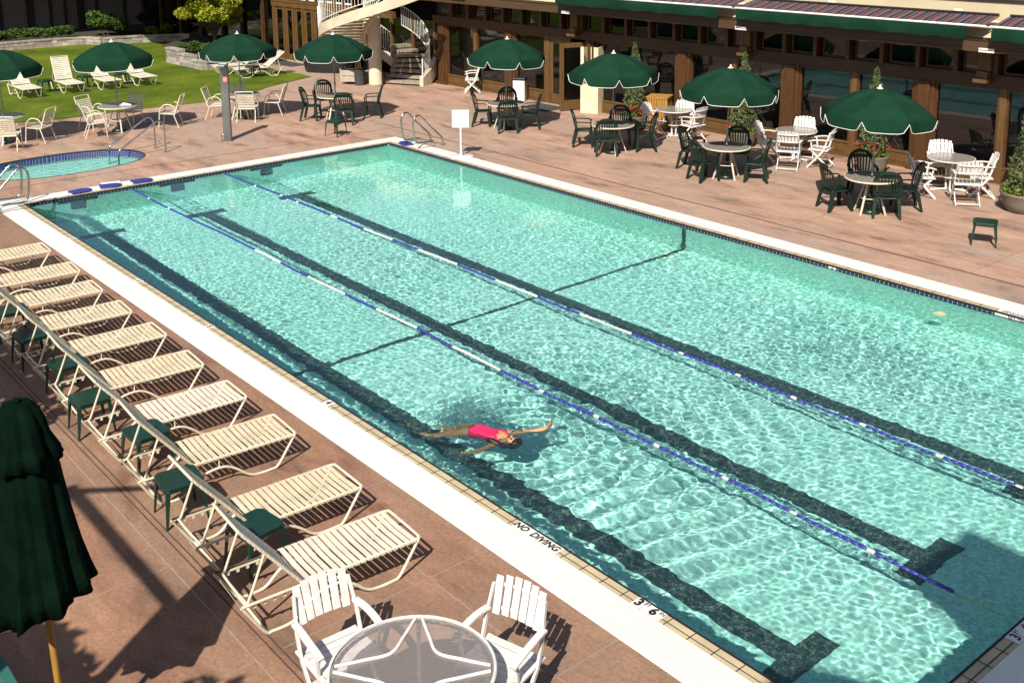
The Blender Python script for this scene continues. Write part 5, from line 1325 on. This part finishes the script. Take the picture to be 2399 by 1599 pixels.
for k in range(24):
    a = 2*PI*k/24; c, s_ = math.cos(a), math.sin(a); e = lambda rx, ry: (rx*math.copysign(abs(c)**.7, c), ry*math.copysign(abs(s_)**.7, s_))
    wv = 1+.04*math.sin(5*a)
    for j, (rx, ry, z) in enumerate(((.85,.40,0),(.92*wv,.46*wv,.15),(1.0*wv,.50*wv,.5),(.95,.45,.72),(.5,.2,.80),(0,0,.80))): x_, y_ = e(rx, ry); vs.append((x_, y_, z))
for k in range(24):
    for j in range(5): a = k*6+j; b_ = ((k+1) % 24)*6+j; fs.append((a, b_, b_+1, a+1))
MB().add(vs, fs).build('cover', M['black_cover'], t, smooth=True)
# door mats
for (x, y, r_, w_, d_, lb) in [(-15.2,14.42,rad(3),1.7,.75,'dark door mat before the timber doors behind the stair'),(-1.15,15.35,rad(2),1.15,.9,'dark door mat before the open glass door')]:
    t = thing('door_mat', lb, 'door mat', (x, y, .004), r_, 'dark door mats'); MB().box(-w_/2,w_/2,-d_/2,d_/2,0,.012).build('mat', M['rubber'], t)
t = thing('cloth', 'crumpled white towel on the table behind the hot tub', 'towel', (-6.12, 4.52, .722), .4)
MB().tube(arc([(-.22,0,.02),(-.08,.02,.03),(.05,-.01,.035),(.2,.03,.025)], 4), [.02,.035,.04,.045,.05,.045,.05,.04,.045,.04,.035,.03,.02], 8).build('folded_cloth', M['towel'], t, smooth=True)

# closed market umbrella in the foreground
ux, uy = 16.22, -4.48
t = thing('closed_umbrella', 'tall closed dark green market umbrella on a wooden pole', 'umbrella', (ux, uy, 0), (rad(2.6)*.77, rad(-2.6)*.64, 0))
MB().tube([(0,0,0),(0,0,2.74)], .024, 10).build('pole', M['orange_wood'], t, smooth=True)
def furl(prof, nf, amp, name, ph=0.0, par=None, skew=0):
    vs = []; fs = []; n_ = 96
    for k in range(n_):
        a = 2*PI*k/n_
        for j, (r_, z) in enumerate(prof):
            u = j/(len(prof)-1); fold = 1+amp*u*(math.sin(nf*a+ph+.6*u)+.45*math.sin((nf*2+1)*a+1.3+ph)+.3*math.sin(3*a+2*u))
            vs.append((r_*fold*math.cos(a), r_*fold*math.sin(a), z+(skew*math.sin(a+.8)+.012*math.sin(nf*a))*u))
    P_ = len(prof)
    for k in range(n_):
        k2 = (k+1) % n_
        for j in range(P_-1): fs.append((k*P_+j, k2*P_+j, k2*P_+j+1, k*P_+j+1))
    o = MB().add(vs, fs).build(name, M['umbrella_cloth'], par or t, smooth=True); o.modifiers.new('s', 'SOLIDIFY').thickness = .006; return o
M['umbrella_cloth'] = mat('umbrella_cloth', (.0026,.0100,.0054), .95, c2=(.0015,.0062,.0034), scale=6, bump=.3, bscale=24, spec=.03)
furl([(.0,2.78),(.09,2.775),(.135,2.72),(.16,2.64),(.175,2.55),(.205,2.47),(.238,2.38)], 7, .12, 'vent_flap')
furl([(.05,2.6),(.12,2.52),(.18,2.42),(.205,2.34),(.218,2.15),(.238,1.9),(.265,1.65),(.295,1.45),(.315,1.32)], 8, .13, 'canopy', .7, skew=.10)
MB().lathe([(0,0),(.28,0),(.28,.06),(.06,.08),(.05,.25),(0,.25)], 24).build('base', M['green_plastic'], t, smooth=True)
MB().lathe([(0,2.75),(.035,2.76),(.03,2.80),(0,2.82)], 12).build('finial', M['umbrella_cloth'], t, smooth=True)

# unseen stand-ins added to shade deck and pool corner, plus corner shrub and rail
hb_ = thing('stand_in_building', 'tall tan stand-in building behind the camera, added for its shadow', 'building', (0,0,0))  # out of view, added to throw shade over the pool corner
MB().box(24.95,32,-16,-4.2,0,8.8).build('wall', M['stucco'], hb_)
MB().prism([(24.0,-4.0),(24.0,-5.15),(24.9,-5.5),(24.9,-6.6),(24.1,-7.0),(24.1,-16.2),(32.2,-16.2),(32.2,-4.0)], 8.801, 9.0).build('roof', M['dark_wood'], hb_)  # outline shaped to cast the notched shadow edge on the water
MB().box(22.9,24.3,-9.5,-5.0,4.05,4.2).build('balcony', M['stucco'], hb_)
pass
bigtree('unseen stand-in tree left of the camera, added to shade the loungers', (11.4,-6.9,0), 4.3, 1.7, 51, M['dark_leaf'], 5200)  # out of view, placed so its crown darkens the left deck
bigtree('unseen stand-in tree beside the closed umbrella, added for its shade', (18.2,-8.2,0), 4.8, 1.35, 52, M['dark_leaf'], 4200)  # out of view, placed for the leafy shade at bottom left
shrub('bush', 'dark leafy shrub at the bottom left corner below the closed umbrella', 'bush', (16.9,-4.98,0), .35,.35,.55, 900,.035,M['dark_leaf'],53)
t = thing('stand_in_arbor', 'unseen stand-in arbor beams left of the closed umbrella, added for their shadow', 'arbor', (0,0,0))  # made-up beams, there only for the strip shadows on the deck
MB().box(14.9,17.6,-7.0,-6.91,4.5,4.58).build('beam', M['wood'], t)
MB().obox((14.6,-7.7,4.66), (15.7,-6.2,4.66), .06, .06).build('cross_bar', M['wood'], t)
for x in (15.0,17.5): MB().box(x-.05,x+.05,-6.99,-6.89,0,4.499).build('post', M['wood'], t)
t = thing('teal_rail', 'teal metal handrail at the bottom left corner', 'railing', (0,0,0))
MB().box(15.2,18.6,-4.86,-4.78,.86,.90).build('top_rail', M['teal_rail'], t, bevel=.006)
for k in range(8): MB().box(15.3+.42*k,15.33+.42*k,-4.835,-4.805,0,.859).build('baluster', M['teal_rail'], t)
# ================================================================== SWIMMER (on her back, one arm stretched overhead)
def skin_body():
    """continuous skinned body; +X is towards the top of the head, +Z is the front of the body"""
    J = []; E_ = []; Rr = []
    def j(p, r_): J.append(p); Rr.append(r_); return len(J)-1
    def e(a, b_): E_.append((a, b_))
    pel = j((0,0,-.015), (.105,.085)); wa = j((.13,0,0), (.088,.070)); ch = j((.28,0,.005), (.110,.085)); sh = j((.375,0,.0), (.095,.068))
    nk = j((.445,0,.005), (.042,.042)); n2 = j((.475,0,.01), (.042,.044)); hd = j((.535,0,.008), (.066,.080)); ht = j((.595,0,.004), (.056,.066))
    for a, b_ in ((pel,wa),(wa,ch),(ch,sh),(sh,nk),(nk,n2),(n2,hd),(hd,ht)): e(a, b_)
    # legs, one kicking lower than the other
    for s_, kz, az, dx in ((1,-.20,-.42,0),(-1,-.15,-.34,.0)):
        h = j((-.075,.060*s_,-.03), (.074,.075)); th = j((-.20,.085*s_,-.03+kz*.45), (.064,.066)); k = j((-.36,.105*s_,-.02+kz), (.050,.050)); cf = j((-.46,.115*s_,-.02+(kz+az)/2), (.050,.047)); an = j((-.63,.12*s_,-.02+az), (.030,.032)); ft = j((-.70,.125*s_,-.02+az+.012), (.030,.024)); to = j((-.765,.13*s_,-.03+az), (.024,.012))
        for a, b_ in ((pel,h),(h,th),(th,k),(k,cf),(cf,an),(an,ft),(ft,to)): e(a, b_)
    # raised arm (+Y side is image-right / far side): stretched overhead, wrist out of the water
    s1 = j((.385,.13,.0), (.048,.050)); u1 = j((.46,.185,.012), (.037,.037)); e1 = j((.565,.25,.025), (.032,.032)); f1 = j((.645,.295,.045), (.031,.029)); w1 = j((.72,.335,.070), (.020,.018)); p1 = j((.745,.348,.092), (.016,.026)); p2 = j((.760,.356,.118), (.014,.030))
    for a, b_ in ((sh,s1),(s1,u1),(u1,e1),(e1,f1),(f1,w1),(w1,p1),(p1,p2)): e(a, b_)
    # arm along the side
    s2 = j((.38,-.13,-.01), (.048,.050)); u2 = j((.29,-.175,-.10), (.037,.037)); e2 = j((.18,-.20,-.20), (.032,.032)); f2 = j((.11,-.19,-.27), (.031,.028)); w2 = j((.02,-.17,-.34), (.020,.018)); q1 = j((-.01,-.165,-.365), (.016,.026)); q2 = j((-.035,-.16,-.385), (.013,.029))
    for a, b_ in ((sh,s2),(s2,u2),(u2,e2),(e2,f2),(f2,w2),(w2,q1),(q1,q2)): e(a, b_)
    # fingers: five per hand, unequal and bent
    for (base, dr, sd, up, wr) in ((p2, Vector((.15,.10,.97)), Vector((-.45,.88,.0)), Vector((-.5,-.3,0)), p1), (q2, Vector((-.97,-.02,-.15)), Vector((0,.15,.98)), Vector((-.1,-1,0)), q1)):
        b0 = Vector(J[base]); dr.normalize(); sd.normalize()
        for k, ln in enumerate((.046,.054,.050,.040)):
            o = sd*(k-1.5)*.0155; a1 = j(tuple(b0+o+dr*.006), (.0085,.0085)); a2 = j(tuple(b0+o*1.15+dr*ln*.55+up*.004), (.0075,.0075)); a3 = j(tuple(b0+o*1.2+dr*ln+up*.012), (.006,.006))
            e(base, a1); e(a1, a2); e(a2, a3)
        bw = Vector(J[wr]); t1 = j(tuple(bw-sd*.026+dr*.012), (.010,.010)); t2_ = j(tuple(bw-sd*.045+dr*.032+up*.006), (.008,.008)); e(wr, t1); e(t1, t2_)
    me = bpy.data.meshes.new('body'); me.from_pydata(J, E_, []); o = bpy.data.objects.new('body', me); COL.objects.link(o)
    o.modifiers.new('skin', 'SKIN'); 
    if not me.skin_vertices: me.attributes  # created by the modifier
    bm = bmesh.new(); bm.from_mesh(me); ly = bm.verts.layers.skin.verify(); bm.verts.ensure_lookup_table()
    for i, v in enumerate(bm.verts): v[ly].radius = Rr[i]; v[ly].use_root = (i == 0)
    bm.to_mesh(me); bm.free()
    sb = o.modifiers.new('sub', 'SUBSURF'); sb.levels = 2; sb.render_levels = 2
    dg = bpy.context.evaluated_depsgraph_get(); m2 = bpy.data.meshes.new_from_object(o.evaluated_get(dg)); bpy.data.objects.remove(o)
    m2.materials.clear(); m2.materials.append(M['skin']); m2.polygons.foreach_set('use_smooth', [True]*len(m2.polygons))
    return m2
bm_ = skin_body()
SWS = 1.0
P = thing('person', 'swimmer in a pink swimsuit floating on her back with one arm stretched overhead', 'person', (13.92, .955, ZW-.055), rad(14))
P.scale = (.98, 1.28, 1.15)
body = bpy.data.objects.new('body', bm_); COL.objects.link(body); body.parent = P; body.cycles.is_caustics_receiver = True
# swimsuit: a shell lifted off the torso faces
bs = bmesh.new(); bs.from_mesh(bm_); bs.normal_update()
def suit(c):
    x, y, z = c
    if abs(y) > .115 and x > .30: return False
    if abs(y) > .150: return False
    if -.085 < x < .305 and abs(y) < .15: return not (x < -.0 and abs(y) > .03+(x+.085)*1.1)
    if .305 <= x < .40: return .045 < abs(y) < .085 and z > -.2
    return False
kill = [f for f in bs.faces if not suit(f.calc_center_median())]
bmesh.ops.delete(bs, geom=kill, context='FACES')
seen = set(); groups = []
for v in bs.verts:
    if v in seen: continue
    st = [v]; g_ = []; seen.add(v)
    while st:
        a = st.pop(); g_.append(a)
        for e_ in a.link_edges:
            b_ = e_.other_vert(a)
            if b_ not in seen: seen.add(b_); st.append(b_)
    groups.append(g_)
groups.sort(key=len)
for g_ in groups[:-1]: bmesh.ops.delete(bs, geom=g_, context='VERTS')
for v in bs.verts: v.co += v.normal*.006
sm_ = bpy.data.meshes.new('swimsuit'); bs.to_mesh(sm_); bs.free(); sm_.materials.append(M['pink_suit']); sm_.polygons.foreach_set('use_smooth', [True]*len(sm_.polygons))
so_ = bpy.data.objects.new('swimsuit', sm_); COL.objects.link(so_); so_.parent = P; so_.modifiers.new('s', 'SOLIDIFY').thickness = .005; so_.cycles.is_caustics_receiver = True
# hair: cap on the back and crown of the head plus a plait lying along the shoulder
def blob(c, r3, n_=20, m_=14, cut=None, wob=0.0):
    vs = []; fs = []
    for i in range(m_+1):
        t_ = PI*i/m_
        for k in range(n_):
            a = 2*PI*k/n_; w_ = 1+wob*math.sin(5*a+3*t_)
            vs.append((c[0]+r3[0]*math.cos(t_), c[1]+r3[1]*math.sin(t_)*math.cos(a)*w_, c[2]+r3[2]*math.sin(t_)*math.sin(a)*w_))
    for i in range(m_):
        for k in range(n_): fs.append((i*n_+k, i*n_+(k+1) % n_, (i+1)*n_+(k+1) % n_, (i+1)*n_+k))
    return vs, fs
h_ = MB(); v_, f_ = blob((.585,0,-.012), (.075,.086,.085), wob=.03); h_.add(v_, f_); v_, f_ = blob((.56,0,-.035), (.085,.090,.065)); h_.add(v_, f_)
h_.tube(arc([(.56,-.06,-.02),(.50,-.105,-.0),(.42,-.12,.04),(.34,-.12,.055),(.27,-.12,.05)], 5), [.035]*8+[.03]*8+[.022]*4+[.012], 8)
hr = h_.build('hair', M['hair'], P, smooth=True, caustic=True)
# face
f_ = MB()
v_, ff = blob((.520,0,.080), (.014,.010,.016), 10, 8); f_.add(v_, ff)
f_.build('nose', M['skin'], P, smooth=True)
for s_ in (-1, 1):
    v_, ff = blob((.538,.026*s_,.073), (.008,.013,.007), 10, 8); MB().add(v_, ff).build('eye', M['black'], P, smooth=True)
    v_, ff = blob((.528,.073*s_,.005), (.018,.008,.012), 10, 8); MB().add(v_, ff).build('ear', M['skin'], P, smooth=True)
v_, ff = blob((.495,0,.070), (.005,.020,.006), 10, 8); MB().add(v_, ff).build('mouth', mat('lip', (.40,.08,.07), .5), P, smooth=True)
